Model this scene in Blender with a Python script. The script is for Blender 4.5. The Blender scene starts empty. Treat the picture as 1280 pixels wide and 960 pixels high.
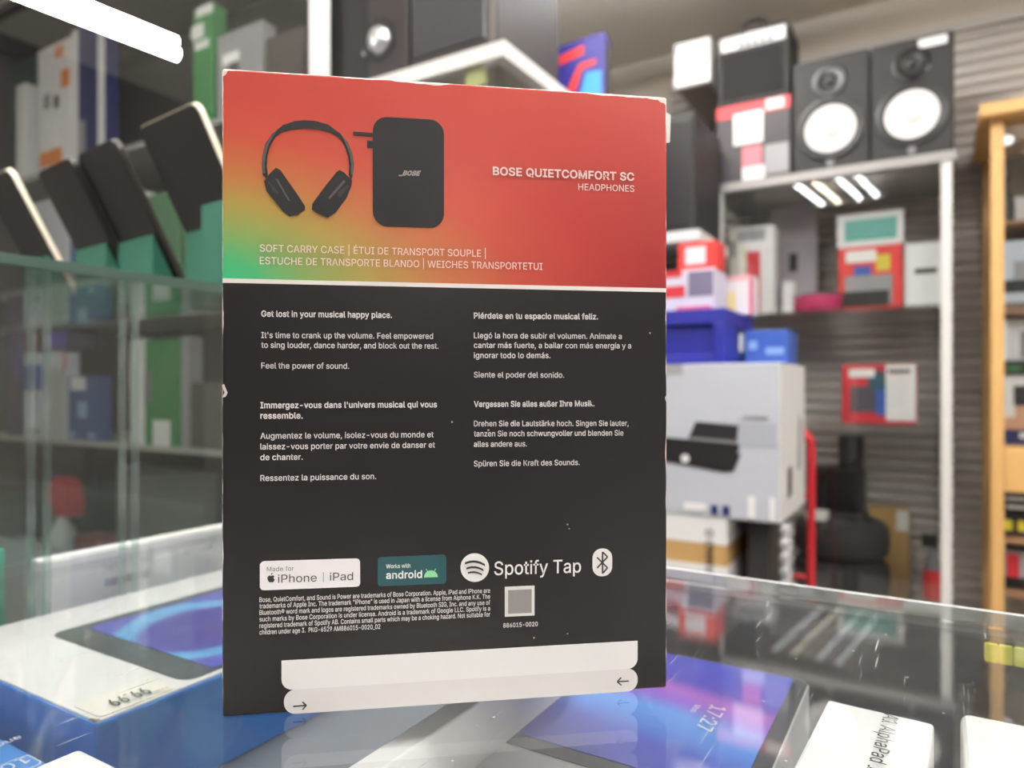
import bpy, bmesh, math, random
from mathutils import Vector, Matrix, Euler
from mathutils.geometry import delaunay_2d_cdt

random.seed(7)
SC = bpy.context.scene
COL = SC.collection
PI = math.pi

# ------------------------------------------------------------------ camera
# The shop's own axes: +x along the back wall, +y towards the back wall, z up.
HEAD = math.radians(31.0)            # the camera looks 31 degrees off the back wall's normal
CS, SN = math.cos(HEAD), math.sin(HEAD)
FPX, CX, HY, CAMZ = 880.0, 640.0, 486.0, 1.127
cam_d = bpy.data.cameras.new('camera')
cam = bpy.data.objects.new('camera', cam_d)
COL.objects.link(cam)
cam.location = (0, 0, CAMZ)
cam.rotation_euler = (PI / 2, 0, HEAD)
cam_d.sensor_width = 36.0
cam_d.lens = FPX / 1280 * 36.0
cam_d.shift_y = 6 / 1280
cam_d.clip_start = 0.02
cam_d.dof.use_dof = True
cam_d.dof.focus_distance = 0.283
cam_d.dof.aperture_fstop = 7.6
SC.camera = cam

# ------------------------------------------------------------------ exposure, world, light levels
SC.view_settings.view_transform = 'Standard'
SC.view_settings.look = 'None'
SC.view_settings.gamma = 1.0
SC.view_settings.use_curve_mapping = False
SC.view_settings.exposure = -0.12
SC.cycles.transparent_max_bounces = 40
SC.cycles.max_bounces = 12
W = bpy.data.worlds.new('world')
SC.world = W
W.use_nodes = True
W.node_tree.nodes['Background'].inputs[0].default_value = (0.9, 0.95, 1, 1)
W.node_tree.nodes['Background'].inputs[1].default_value = 0.3
TUBE_STRENGTH = 52.0
BATTEN_STRENGTH = 38.0


# ------------------------------------------------------------------ measuring helpers
def pt(px, py, d):
    """shop point seen at photo pixel px,py at depth d"""
    x = (px - CX) / FPX * d
    return Vector((CS * x - SN * d, SN * x + CS * d, CAMZ - (py - HY) / FPX * d))


def on_y(px, y):
    """x in the shop and depth, on the upright plane at y"""
    k = (px - CX) / FPX
    x = y * (k * CS - SN) / (CS + k * SN)
    return x, -SN * x + CS * y


def zat(py, d):
    return CAMZ - (py - HY) / FPX * d


# ------------------------------------------------------------------ materials
def lin(c):
    c = c / 255.0
    return c / 12.92 if c <= 0.04045 else ((c + 0.055) / 1.055) ** 2.4


def rgb(r, g, b):
    return (lin(r), lin(g), lin(b), 1.0)


MATS = {}


def mat(name, col, rough=0.5, metal=0.0, spec=0.5, var=0.06, scale=30.0, coat=0.0, bump=0.0):
    if name in MATS:
        return MATS[name]
    m = bpy.data.materials.new(name)
    m.use_nodes = True
    nt = m.node_tree
    b = nt.nodes['Principled BSDF']
    b.inputs['Roughness'].default_value = rough
    b.inputs['Metallic'].default_value = metal
    b.inputs['Specular IOR Level'].default_value = spec
    b.inputs['Coat Weight'].default_value = coat
    tc = nt.nodes.new('ShaderNodeTexCoord')
    nz = nt.nodes.new('ShaderNodeTexNoise')
    nz.inputs['Scale'].default_value = scale
    nz.inputs['Detail'].default_value = 3
    nt.links.new(tc.outputs['Object'], nz.inputs['Vector'])
    mx = nt.nodes.new('ShaderNodeMix')
    mx.data_type = 'RGBA'
    c = rgb(*col)
    mx.inputs['A'].default_value = tuple(v * (1 - var) for v in c[:3]) + (1,)
    mx.inputs['B'].default_value = tuple(min(1, v * (1 + var)) for v in c[:3]) + (1,)
    nt.links.new(nz.outputs['Fac'], mx.inputs['Factor'])
    nt.links.new(mx.outputs['Result'], b.inputs['Base Color'])
    if bump:
        bp = nt.nodes.new('ShaderNodeBump')
        bp.inputs['Strength'].default_value = bump
        bp.inputs['Distance'].default_value = 0.002
        nt.links.new(nz.outputs['Fac'], bp.inputs['Height'])
        nt.links.new(bp.outputs['Normal'], b.inputs['Normal'])
    MATS[name] = m
    return m


def emit(name, col, strength):
    m = bpy.data.materials.new(name)
    m.use_nodes = True
    b = m.node_tree.nodes['Principled BSDF']
    b.inputs['Base Color'].default_value = (0.9, 0.9, 0.9, 1)
    b.inputs['Emission Color'].default_value = col
    b.inputs['Emission Strength'].default_value = strength
    return m


def glass(name, tint, dust=0.03, dust_scale=60, rough=0.0, scratch=0.0):
    """Sheet glass: clear tinted body, Fresnel reflection on each face, a little dust."""
    m = bpy.data.materials.new(name)
    m.use_nodes = True
    nt = m.node_tree
    nt.nodes.clear()
    N = nt.nodes.new
    L = nt.links.new
    out = N('ShaderNodeOutputMaterial')
    tr = N('ShaderNodeBsdfTransparent')
    tr.inputs['Color'].default_value = tint
    gl = N('ShaderNodeBsdfGlossy')
    gl.inputs['Roughness'].default_value = rough
    gl.inputs['Color'].default_value = (1, 1, 1, 1)
    geo = N('ShaderNodeNewGeometry')
    ma = N('ShaderNodeMath')
    ma.operation = 'MULTIPLY_ADD'            # same index seen from both faces of the sheet
    ma.inputs[1].default_value = 1 / 1.5 - 1.5
    ma.inputs[2].default_value = 1.5
    L(geo.outputs['Backfacing'], ma.inputs[0])
    fr = N('ShaderNodeFresnel')
    L(ma.outputs[0], fr.inputs['IOR'])
    mix = N('ShaderNodeMixShader')
    L(fr.outputs[0], mix.inputs[0])
    L(tr.outputs[0], mix.inputs[1])
    L(gl.outputs[0], mix.inputs[2])
    df = N('ShaderNodeBsdfDiffuse')
    df.inputs['Color'].default_value = (0.75, 0.76, 0.74, 1)
    tc = N('ShaderNodeTexCoord')
    nz = N('ShaderNodeTexNoise')
    nz.inputs['Scale'].default_value = dust_scale
    nz.inputs['Detail'].default_value = 8
    L(tc.outputs['Object'], nz.inputs['Vector'])
    rp = N('ShaderNodeMapRange')
    rp.inputs['From Min'].default_value = 0.35
    rp.inputs['From Max'].default_value = 0.8
    rp.inputs['To Min'].default_value = dust * 0.4
    rp.inputs['To Max'].default_value = dust * 2.2
    L(nz.outputs['Fac'], rp.inputs['Value'])
    fac = rp.outputs[0]
    if scratch:
        # thin scratches: stretched noise lines in two directions
        for ang, sc in ((0.6, (600, 22, 1)), (-0.9, (520, 18, 1)), (1.5, (560, 30, 1)), (2.3, (640, 26, 1))):
            mp = N('ShaderNodeMapping')
            mp.inputs['Rotation'].default_value = (0, 0, ang)
            mp.inputs['Scale'].default_value = sc
            L(tc.outputs['Object'], mp.inputs['Vector'])
            n2 = N('ShaderNodeTexNoise')
            n2.inputs['Scale'].default_value = 1.0
            n2.inputs['Detail'].default_value = 1
            L(mp.outputs[0], n2.inputs['Vector'])
            r2 = N('ShaderNodeMapRange')
            r2.inputs['From Min'].default_value = 0.74
            r2.inputs['From Max'].default_value = 0.82
            r2.inputs['To Min'].default_value = 0
            r2.inputs['To Max'].default_value = scratch
            L(n2.outputs['Fac'], r2.inputs['Value'])
            ad = N('ShaderNodeMath')
            ad.operation = 'ADD'
            ad.use_clamp = True
            L(fac, ad.inputs[0])
            L(r2.outputs[0], ad.inputs[1])
            fac = ad.outputs[0]
        vo = N('ShaderNodeTexVoronoi')
        vo.inputs['Scale'].default_value = 70
        L(tc.outputs['Object'], vo.inputs['Vector'])
        r3 = N('ShaderNodeMapRange')
        r3.inputs['From Min'].default_value = 0.055
        r3.inputs['From Max'].default_value = 0.035
        r3.inputs['To Min'].default_value = 0
        r3.inputs['To Max'].default_value = scratch
        L(vo.outputs['Distance'], r3.inputs['Value'])
        ad = N('ShaderNodeMath')
        ad.operation = 'ADD'
        ad.use_clamp = True
        L(fac, ad.inputs[0])
        L(r3.outputs[0], ad.inputs[1])
        fac = ad.outputs[0]
    m2 = N('ShaderNodeMixShader')
    L(fac, m2.inputs[0])
    L(mix.outputs[0], m2.inputs[1])
    L(df.outputs[0], m2.inputs[2])
    L(m2.outputs[0], out.inputs['Surface'])
    return m


# ------------------------------------------------------------------ mesh helpers
class MB:
    def __init__(s):
        s.bm = bmesh.new()

    def _add(s, verts, faces):
        vs = [s.bm.verts.new(v) for v in verts]
        fs = []
        for f in faces:
            try:
                fs.append(s.bm.faces.new([vs[i] for i in f]))
            except ValueError:
                pass
        return vs, fs

    def box(s, x0, x1, y0, y1, z0, z1, bev=0.0, seg=2):
        v = [(x0, y0, z0), (x1, y0, z0), (x1, y1, z0), (x0, y1, z0), (x0, y0, z1), (x1, y0, z1), (x1, y1, z1), (x0, y1, z1)]
        f = [(3, 2, 1, 0), (4, 5, 6, 7), (0, 1, 5, 4), (1, 2, 6, 5), (2, 3, 7, 6), (3, 0, 4, 7)]
        vs, fs = s._add(v, f)
        if bev:
            es = list({e for fc in fs for e in fc.edges})
            bmesh.ops.bevel(s.bm, geom=es, offset=bev, segments=seg, affect='EDGES', profile=0.5)
        return s

    def tube(s, p0, p1, r0, r1=None, seg=16):
        r1 = r0 if r1 is None else r1
        p0, p1 = Vector(p0), Vector(p1)
        d = (p1 - p0).normalized()
        u = d.orthogonal().normalized()
        w = d.cross(u)
        vs = []
        for p, r in ((p0, r0), (p1, r1)):
            for i in range(seg):
                a = 2 * PI * i / seg
                vs.append(p + u * (r * math.cos(a)) + w * (r * math.sin(a)))
        fs = [(i, (i + 1) % seg, seg + (i + 1) % seg, seg + i) for i in range(seg)]
        fs.append(tuple(reversed(range(seg))))
        fs.append(tuple(range(seg, 2 * seg)))
        s._add(vs, fs)
        return s

    def path(s, pts, r, seg=10):
        for i in range(len(pts) - 1):
            s.tube(pts[i], pts[i + 1], r, r, seg)
        return s

    def lathe(s, prof, centre=(0, 0, 0), axis=(0, 0, 1), seg=32, close=False):
        """prof: list of (radius, along axis)"""
        d = Vector(axis).normalized()
        u = d.orthogonal().normalized()
        w = d.cross(u)
        c = Vector(centre)
        rings = []
        for r, h in prof:
            if r < 1e-6:
                rings.append([s.bm.verts.new(c + d * h)])
            else:
                rings.append([s.bm.verts.new(c + d * h + u * (r * math.cos(2 * PI * i / seg)) + w * (r * math.sin(2 * PI * i / seg))) for i in range(seg)])
        n = len(rings)
        for k in range(n if close else n - 1):
            A, B = rings[k], rings[(k + 1) % n]
            for i in range(seg):
                j = (i + 1) % seg
                if len(A) == 1 and len(B) == 1:
                    continue
                if len(A) == 1:
                    s.bm.faces.new((A[0], B[i], B[j]))
                elif len(B) == 1:
                    s.bm.faces.new((A[i], A[j], B[0]))
                else:
                    s.bm.faces.new((A[i], A[j], B[j], B[i]))
        return s

    def prism(s, pts, lo, hi, axis='z'):
        """closed outline extruded between lo and hi along an axis"""
        def P(p, h):
            if axis == 'z':
                return (p[0], p[1], h)
            if axis == 'y':
                return (p[0], h, p[1])
            return (h, p[0], p[1])
        n = len(pts)
        vs = [P(p, lo) for p in pts] + [P(p, hi) for p in pts]
        fs = [tuple(reversed(range(n))), tuple(range(n, 2 * n))] + [(i, (i + 1) % n, n + (i + 1) % n, n + i) for i in range(n)]
        s._add(vs, fs)
        return s

    def build(s, name, m, parent=None, smooth=None):
        bmesh.ops.recalc_face_normals(s.bm, faces=s.bm.faces[:])
        me = bpy.data.meshes.new(name)
        s.bm.to_mesh(me)
        s.bm.free()
        me.materials.append(m)
        if smooth:
            me.shade_smooth()
            me.set_sharp_from_angle(angle=math.radians(smooth))
        o = bpy.data.objects.new(name, me)
        COL.objects.link(o)
        if parent:
            o.parent = parent
        return o


def tag(o, label, cat, group=None):
    o['label'] = label
    o['category'] = cat
    if group:
        o['group'] = group
    return o


def struct(o):
    o['kind'] = 'structure'
    return o


def thing(name, label, cat, loc=(0, 0, 0), rz=0.0, group=None):
    o = bpy.data.objects.new(name, None)
    o.empty_display_size = 0.05
    COL.objects.link(o)
    o.location = loc
    o.rotation_euler = (0, 0, rz)
    return tag(o, label, cat, group)


def rrect(x0, x1, y0, y1, r, n=5, corners=(1, 1, 1, 1)):
    """rounded rectangle outline; corners: bottom-left, bottom-right, top-right, top-left"""
    out = []
    for (cx, cy, a0, on, sx, sy) in ((x0, y0, PI, corners[0], 1, 1), (x1, y0, 1.5 * PI, corners[1], -1, 1), (x1, y1, 0, corners[2], -1, -1), (x0, y1, PI / 2, corners[3], 1, -1)):
        if not on:
            out.append((cx, cy))
            continue
        ccx, ccy = cx + sx * r, cy + sy * r
        for i in range(n + 1):
            a = a0 + PI / 2 * i / n
            out.append((ccx + r * math.cos(a), ccy + r * math.sin(a)))
    return out


# letter outlines (1000 units to the em): character, advance; ring; ring ...
GLYPHS = """
 188;
"321;78,318,70,509,136,509,128,318;193,318,185,509,250,509,243,318
'206;78,318,70,509,136,509,128,318
,188;38,-119,68,71,137,71,84,-119
-453;337,244,337,188,114,188,114,244
.188;83,-3,73,1,55,18,50,41,55,64,73,81,95,87,118,81,135,64,140,53,140,29,128,9,118,1,107,-3
0453;227,-7,191,-3,158,7,130,24,105,48,85,77,69,113,57,155,50,202,48,254,50,306,57,353,69,395,85,431,106,461,130,484,159,502,191,512,227,516,262,512,295,502,323,484,348,461,368,431,384,395,396,353,403,306,405,254,403,202,396,155,384,113,368,77,348,48,323,24,295,7,263,-3;227,50,250,52,271,60,290,74,306,92,320,116,338,176,344,254,338,332,330,365,320,393,306,416,290,435,271,449,250,457,227,460,203,457,182,449,163,435,147,416,134,393,123,365,115,332,109,254,115,176,123,144,134,116,147,92,163,74,182,60,203,52
1453;76,0,76,55,391,55,391,0;276,509,276,0,212,0,212,448,209,448,86,358,86,427,198,509
2453;64,0,64,47,282,282,311,327,319,356,319,389,315,405,308,419,287,441,258,455,224,460,188,454,172,447,148,427,132,398,128,381,127,362,66,362,68,391,75,418,86,442,102,464,121,482,143,496,168,507,225,516,254,513,281,507,306,497,328,482,346,465,361,445,372,423,379,398,380,354,371,318,363,299,317,235,153,60,153,57,389,57,389,0
3453;218,-7,188,-5,159,1,108,22,88,38,70,57,57,79,48,104,44,132,109,132,112,115,126,87,150,66,182,54,219,50,258,55,291,69,315,93,323,108,328,125,328,163,316,196,306,211,275,234,229,246,157,248,157,299,288,448,288,452,70,452,70,509,372,509,372,461,211,278,211,289,247,290,279,286,308,276,333,262,354,244,371,222,383,198,391,173,393,145,390,116,383,90,370,66,354,45,333,27,309,12,281,2,251,-5
4453;40,105,40,158,247,509,311,509,109,163,413,163,413,105;282,0,282,318,343,318,343,0
5453;221,-7,192,-5,165,1,140,11,118,25,99,41,83,60,71,82,63,105,60,130,122,130,130,102,148,78,173,60,204,51,241,51,276,64,291,75,314,104,322,122,328,162,321,203,314,221,290,251,275,262,238,275,201,276,167,268,139,255,128,246,67,253,96,509,366,509,366,452,151,452,134,301,178,325,212,333,252,332,274,328,313,311,345,285,370,251,386,210,391,163,388,132,381,102,369,76,352,52,332,32,309,15,282,3,253,-4
6453;226,-7,196,-4,168,3,142,15,119,31,100,51,84,74,73,101,66,130,65,187,80,239,112,302,252,509,322,509,151,261,145,261,165,288,184,302,208,311,235,314,265,312,316,295,337,280,355,262,370,240,380,215,387,187,389,157,387,127,379,98,368,73,352,50,333,30,310,14,284,3,257,-4;226,48,263,55,293,73,314,101,322,119,326,137,326,178,322,196,304,228,293,241,263,259,245,264,207,264,174,252,148,229,138,214,126,179,126,138,138,102,148,86,160,73,190,55,207,50
7453;97,0,323,448,323,452,62,452,62,509,391,509,391,449,165,0
8453;226,-7,193,-5,163,1,136,11,111,25,91,42,74,62,62,84,54,109,53,156,65,195,87,228,117,252,134,260,153,265,153,267,129,276,109,289,93,308,80,330,73,354,70,380,79,429,90,450,106,469,124,485,146,498,170,508,197,514,226,516,255,514,282,508,306,498,328,485,346,469,361,450,373,429,382,380,379,354,372,330,359,308,343,289,323,276,300,267,300,265,319,260,351,241,365,228,387,195,395,176,401,135,398,109,391,84,378,62,362,42,341,25,317,11,289,1,259,-5;248,50,285,60,313,79,323,91,331,106,337,139,335,157,322,189,312,202,283,223,247,234,206,234,169,223,140,202,130,189,117,157,115,139,121,106,129,91,139,79,167,60,205,50;244,291,260,294,287,308,307,330,318,359,318,392,308,420,288,442,260,455,244,459,208,459,177,449,164,442,153,432,138,407,133,376,134,359,145,330,165,308,193,294,209,291
9453;226,516,256,513,285,506,310,494,333,478,352,458,368,434,380,408,387,378,389,347,382,296,359,240,315,168,200,0,130,0,301,248,307,248,295,229,268,207,232,195,188,197,161,203,137,214,116,229,98,247,83,269,72,294,66,321,64,352,66,382,73,411,85,436,101,459,120,479,143,494,168,506,196,513;207,459,174,446,148,423,131,390,125,352,131,313,138,295,148,280,174,257,207,245,226,243,263,249,293,267,305,280,322,312,326,330,326,371,322,390,305,422,279,446,263,454,245,459
:188;83,-3,73,1,55,18,50,41,55,64,73,81,95,87,118,81,135,64,140,53,140,29,128,9,118,1,107,-3;83,272,63,284,55,294,51,304,51,328,55,339,63,349,83,360,95,362,118,356,128,349,140,328,140,304,128,284,107,272
A480;16,0,201,509,276,509,463,0,395,0,232,478,245,478,191,302,85,0;110,142,110,199,370,199,370,142
B456;60,0,60,509,241,509,274,507,304,501,329,491,350,477,367,461,381,442,390,421,396,398,397,353,387,320,368,295,343,278,315,267,315,262,331,260,363,245,378,234,391,220,411,184,416,161,418,136,416,111,410,88,400,67,386,48,368,31,344,18,317,8,284,2,247,0;125,57,245,57,281,60,309,67,330,80,344,96,353,115,354,153,350,169,333,197,306,218,289,225,248,231,125,231;125,285,238,285,273,290,302,304,314,314,330,340,335,355,336,372,333,393,326,412,313,429,294,442,270,449,240,452,125,452
C510;267,-7,225,-3,186,7,150,25,119,49,92,79,70,115,53,157,44,203,40,254,44,305,53,352,70,393,92,429,119,459,150,484,186,501,225,512,267,516,317,511,362,496,383,485,419,456,435,438,459,397,473,348,408,348,404,365,389,395,369,418,344,437,300,453,267,456,237,453,209,445,184,432,161,414,141,391,125,364,113,332,106,295,103,254,106,213,113,177,125,145,141,117,161,94,184,76,210,63,237,56,267,53,300,56,330,65,369,90,389,114,404,144,408,160,473,160,459,112,435,71,420,53,383,24,363,13,317,-2
D502;219,0,96,0,96,57,215,57,254,60,288,68,318,81,343,99,363,122,379,149,390,181,397,216,399,255,397,294,390,329,379,361,364,388,344,410,320,428,291,441,258,449,221,452,93,452,93,509,225,509,273,505,315,495,353,478,385,455,412,426,433,391,449,351,458,306,462,255,458,205,449,159,433,119,411,83,384,54,351,31,312,14,268,3;125,509,125,0,60,0,60,509
E419;60,0,60,509,372,509,372,452,125,452,125,286,355,286,355,229,125,229,125,57,375,57,375,0
F410;60,0,60,509,369,509,369,452,125,452,125,278,346,278,346,221,125,221,125,0
G520;269,-7,225,-3,185,7,149,25,118,49,91,79,69,116,53,157,43,203,40,254,43,305,53,352,69,393,91,429,117,459,149,484,184,501,223,512,265,516,316,510,340,504,384,483,421,453,436,436,460,395,474,349,408,349,387,393,368,417,344,436,300,453,265,456,236,453,209,445,183,432,160,414,141,392,125,364,113,332,106,295,103,254,106,213,113,177,125,145,141,117,161,95,184,76,210,63,238,56,269,53,296,55,322,61,345,71,365,85,382,102,396,123,407,147,413,173,415,202,434,199,283,199,283,256,478,256,478,200,475,160,466,124,451,91,431,62,406,38,377,19,344,5,308,-4
H517;60,0,60,509,125,509,125,289,392,289,392,509,457,509,457,0,392,0,392,232,125,232,125,0
I300;31,0,31,57,118,57,118,452,31,452,31,509,269,509,269,452,183,452,183,57,269,57,269,0
J396;185,-7,143,-2,106,11,75,33,52,63,38,100,33,145,33,173,98,173,100,117,108,93,122,74,139,61,160,53,185,50,209,53,230,61,248,74,261,93,269,117,272,145,272,509,336,509,336,145,332,100,318,63,294,33,263,11,227,-2
K467;104,145,104,216,212,344,364,509,448,509,231,276,228,276;60,0,60,509,125,509,125,0;372,0,188,259,228,309,449,0
L393;60,0,60,509,125,509,125,57,361,57,361,0
M628;60,0,60,509,152,509,322,49,307,49,352,187,476,509,568,509,568,0,504,0,507,457,513,457,456,291,342,0,286,0,112,457,119,457,122,291,122,0
N523;60,0,60,509,136,509,388,107,414,55,405,54,399,195,399,509,463,509,463,0,387,0,108,452,119,454,125,291,125,0
O533;267,-7,225,-3,186,7,150,25,119,49,92,79,70,115,53,157,44,203,40,254,44,305,53,352,70,393,92,429,119,459,150,484,186,501,225,512,267,516,309,512,348,501,384,484,415,459,442,429,464,393,480,352,490,305,493,254,490,203,480,157,464,115,442,79,415,49,384,25,348,7,309,-3;267,53,296,55,324,63,349,76,372,94,392,116,408,144,420,176,428,213,430,254,428,295,420,332,408,365,392,392,372,415,349,433,324,446,296,453,267,456,237,453,210,445,184,433,161,415,142,392,125,364,113,332,106,295,103,254,106,213,113,176,125,144,142,117,161,94,184,76,210,63,237,55
P445;60,0,60,509,235,509,272,506,305,499,332,487,356,471,375,452,390,430,407,377,409,348,407,318,390,265,375,243,356,223,332,207,305,195,272,188,109,186,109,242,233,242,279,248,312,266,324,279,339,310,343,328,343,367,333,402,324,416,297,439,257,451,125,452,125,0
Q533;245,159,313,159,468,-48,401,-48;267,-7,225,-3,186,7,150,25,119,49,92,79,70,115,53,157,44,203,40,254,44,305,53,352,70,393,92,429,119,459,150,484,186,501,225,512,267,516,309,512,348,501,384,484,415,459,442,429,464,393,480,352,490,305,493,254,490,203,480,157,464,115,442,79,415,49,384,25,348,7,309,-3;267,53,296,55,324,63,349,76,372,94,392,116,408,144,420,176,428,213,430,254,428,295,420,332,408,365,392,392,372,415,349,433,324,446,296,453,267,456,237,453,210,445,184,433,161,415,142,392,125,364,113,332,106,295,103,254,106,213,113,176,125,144,142,117,161,94,184,76,210,63,237,55
R449;60,0,60,509,236,509,273,506,305,500,333,489,356,473,376,455,390,433,401,408,407,381,409,352,407,323,401,296,390,271,376,250,356,232,333,217,305,206,273,200,96,198,96,255,258,256,280,260,313,276,325,287,334,300,344,333,344,371,334,405,325,419,298,440,258,451,125,452,125,0;353,0,230,229,303,229,428,0
S447;224,-9,188,-7,156,-1,128,9,102,23,81,40,64,60,51,83,42,109,38,137,104,137,114,102,123,88,150,66,185,53,224,49,267,54,286,60,317,79,338,106,344,122,346,139,340,168,322,189,296,205,145,253,112,269,86,289,67,313,56,341,52,372,54,400,62,425,75,448,92,468,113,484,138,498,165,508,195,514,227,516,259,514,289,508,316,498,340,484,360,468,377,449,390,427,398,403,401,378,337,378,332,402,320,421,302,437,280,449,254,456,225,459,185,454,152,440,139,430,121,405,115,376,117,359,122,345,142,324,169,308,212,293,312,264,359,238,384,213,395,198,407,161,406,112,399,87,386,64,370,43,349,25,323,11,294,0,261,-7
T449;32,452,32,509,417,509,417,452,257,452,257,0,193,0,193,452
U517;259,-8,220,-6,186,2,154,15,126,33,103,55,85,80,71,108,63,140,60,173,60,509,124,509,124,178,126,155,132,133,141,113,153,95,169,80,187,68,208,59,232,53,285,53,309,59,331,68,349,80,364,95,377,113,391,155,393,178,393,509,457,509,457,173,454,140,446,108,433,80,414,55,391,33,363,15,332,2,297,-6
V480;204,0,16,509,84,509,236,71,248,31,235,31,290,206,395,509,463,509,278,0
W686;155,0,16,509,82,509,197,40,189,40,224,196,306,509,380,509,497,40,488,40,523,196,603,509,670,509,530,0,455,0,351,391,336,475,350,475,318,323,230,0
X474;18,0,217,284,217,236,29,509,104,509,230,318,243,292,232,292,298,400,374,509,446,509,259,239,259,287,456,0,382,0,230,231,244,231,182,129,91,0
Y472;203,0,203,208,16,509,91,509,231,274,250,230,224,230,260,310,381,509,455,509,268,208,268,0
Z438;42,0,42,46,341,476,348,454,40,452,40,509,397,509,397,462,97,33,90,54,214,57,399,57,399,0
_319;319,0,319,-56,0,-56,0,0
a389;160,-9,115,-3,76,15,60,29,38,63,32,84,30,108,36,146,43,161,64,184,92,200,125,211,257,231,271,240,276,257,272,285,260,307,240,322,212,330,178,330,149,322,118,301,104,283,100,274,41,291,51,313,64,331,95,358,133,375,173,383,208,384,255,375,286,360,300,350,322,320,330,301,335,278,337,251,337,0,277,0,277,52,272,52,252,25,229,8,199,-4;192,47,211,51,242,68,263,93,274,122,276,190,221,174,147,163,112,147,97,130,92,105,96,82,109,64,130,52,156,46
b424;208,-7,189,-3,159,12,123,50,118,59,112,59,112,0,53,0,53,509,114,509,114,319,118,319,137,346,171,373,207,383,259,382,287,374,313,361,335,342,354,320,370,293,381,261,388,227,390,189,388,151,381,116,370,84,355,57,336,34,313,16,288,3,260,-6;220,47,242,49,262,55,279,66,294,80,306,97,316,117,323,139,328,189,323,239,307,281,295,298,280,311,262,322,243,328,220,330,198,328,178,322,161,312,147,299,134,282,118,241,113,189,114,162,125,115,135,95,147,78,162,65,179,55,198,49
c396;207,-8,174,-5,144,3,117,16,93,35,72,58,56,85,44,116,37,150,34,187,37,225,44,260,56,291,72,318,93,341,117,360,144,374,174,382,226,384,260,377,305,356,330,335,349,308,362,277,303,262,278,304,242,325,207,330,184,328,163,321,145,310,130,296,108,258,98,212,96,187,102,139,108,117,118,97,130,80,145,66,163,55,184,49,207,46,253,55,279,73,301,107,304,117,363,102,350,70,331,43,306,21,277,5,244,-5
d424;165,-6,137,3,111,16,89,34,70,57,55,84,43,116,36,151,34,189,36,227,43,261,55,293,70,320,89,342,112,361,137,374,165,382,218,383,253,373,287,346,306,319,311,319,311,509,372,509,372,0,313,0,313,59,307,59,287,31,266,12,236,-3,217,-7;205,47,226,49,246,55,263,65,278,78,290,95,306,138,312,189,306,241,300,263,278,299,263,312,246,322,227,328,205,330,182,328,162,322,130,298,118,281,108,261,98,215,96,189,102,139,118,97,130,80,145,66,162,55,182,49
e404;212,-8,177,-5,145,3,117,16,92,35,72,58,56,85,44,116,37,150,34,187,36,224,44,258,55,290,71,317,91,340,115,359,142,373,172,382,226,383,266,374,303,355,334,324,347,305,365,256,370,227,371,169,75,169,75,221,338,221,310,202,304,248,298,269,277,301,263,314,246,323,227,328,205,330,183,328,164,323,146,313,131,301,109,270,97,231,96,178,102,127,110,106,121,88,135,73,151,61,169,53,212,46,241,49,265,58,294,82,306,105,365,91,358,72,335,39,302,14,283,4,261,-3
f254;228,379,228,327,6,327,6,379;81,0,82,452,87,470,96,486,120,510,135,519,169,529,212,529,243,521,227,468,195,474,164,468,154,460,147,449,143,435,142,0
g425;207,-151,156,-146,114,-132,82,-110,59,-84,51,-69,101,-41,131,-74,154,-88,187,-96,236,-95,261,-87,282,-75,298,-58,308,-34,311,-6,311,68,306,68,287,41,266,23,236,10,217,6,165,7,138,14,113,27,90,43,71,65,55,90,43,120,36,154,34,191,36,229,43,263,55,293,71,320,90,342,112,361,138,374,166,382,218,383,253,373,279,356,308,319,313,319,313,379,372,379,372,-9,370,-40,363,-67,350,-90,334,-109,314,-124,291,-136,265,-144,237,-149;205,59,227,61,246,66,264,75,278,87,300,121,307,142,311,166,311,219,300,264,291,283,279,299,264,312,247,322,227,328,205,330,182,328,163,322,145,312,130,298,118,282,102,241,96,193,102,144,118,104,131,88,145,76,163,66,183,61
h410;114,0,53,0,53,509,114,509,114,287,102,287,116,319,132,344,152,362,175,374,200,382,252,383,295,369,313,356,328,340,341,321,350,298,355,271,357,240,357,0,296,0,296,235,293,263,286,286,273,304,256,318,235,326,210,329,192,328,161,317,147,308,126,283,115,248
i167;53,0,53,379,114,379,114,0;73,444,54,455,43,472,41,483,47,504,63,518,84,524,105,518,121,504,126,483,125,472,114,455,95,444
j167;53,379,114,379,114,-30,108,-72,102,-90,92,-106,80,-119,47,-137,-10,-143,-10,-87,18,-85,31,-80,40,-72,47,-61,53,-29;72,444,53,455,42,472,42,494,53,512,72,522,83,524,105,518,114,512,125,494,125,472,114,455,95,444
k381;110,137,110,212,121,212,284,379,360,379,184,199,177,199;53,0,53,509,114,509,114,0;294,0,148,186,191,229,372,0
l189;112,0,91,8,74,20,62,37,55,59,53,84,53,509,114,509,114,83,120,62,135,53,170,54,181,3,147,-2
m610;53,0,53,379,112,379,112,295,108,295,122,331,132,346,158,368,187,382,219,386,245,383,268,375,287,361,303,342,314,320,321,295,312,295,326,329,350,356,381,375,417,385,458,385,497,372,514,361,529,346,541,328,550,307,555,283,557,255,557,0,496,0,496,254,493,279,485,298,473,313,456,323,438,329,402,329,387,326,363,312,345,290,336,263,335,0,274,0,274,260,272,280,265,297,253,311,238,322,220,328,185,329,158,320,145,312,126,289,119,274,115,257,114,0
n410;114,0,53,0,53,379,112,379,112,287,102,287,116,319,132,344,152,362,175,374,200,382,252,383,295,369,313,356,328,340,341,321,350,298,355,271,357,240,357,0,296,0,296,235,293,263,286,286,273,304,256,318,235,326,210,329,192,328,161,317,147,308,126,283,115,248
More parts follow.
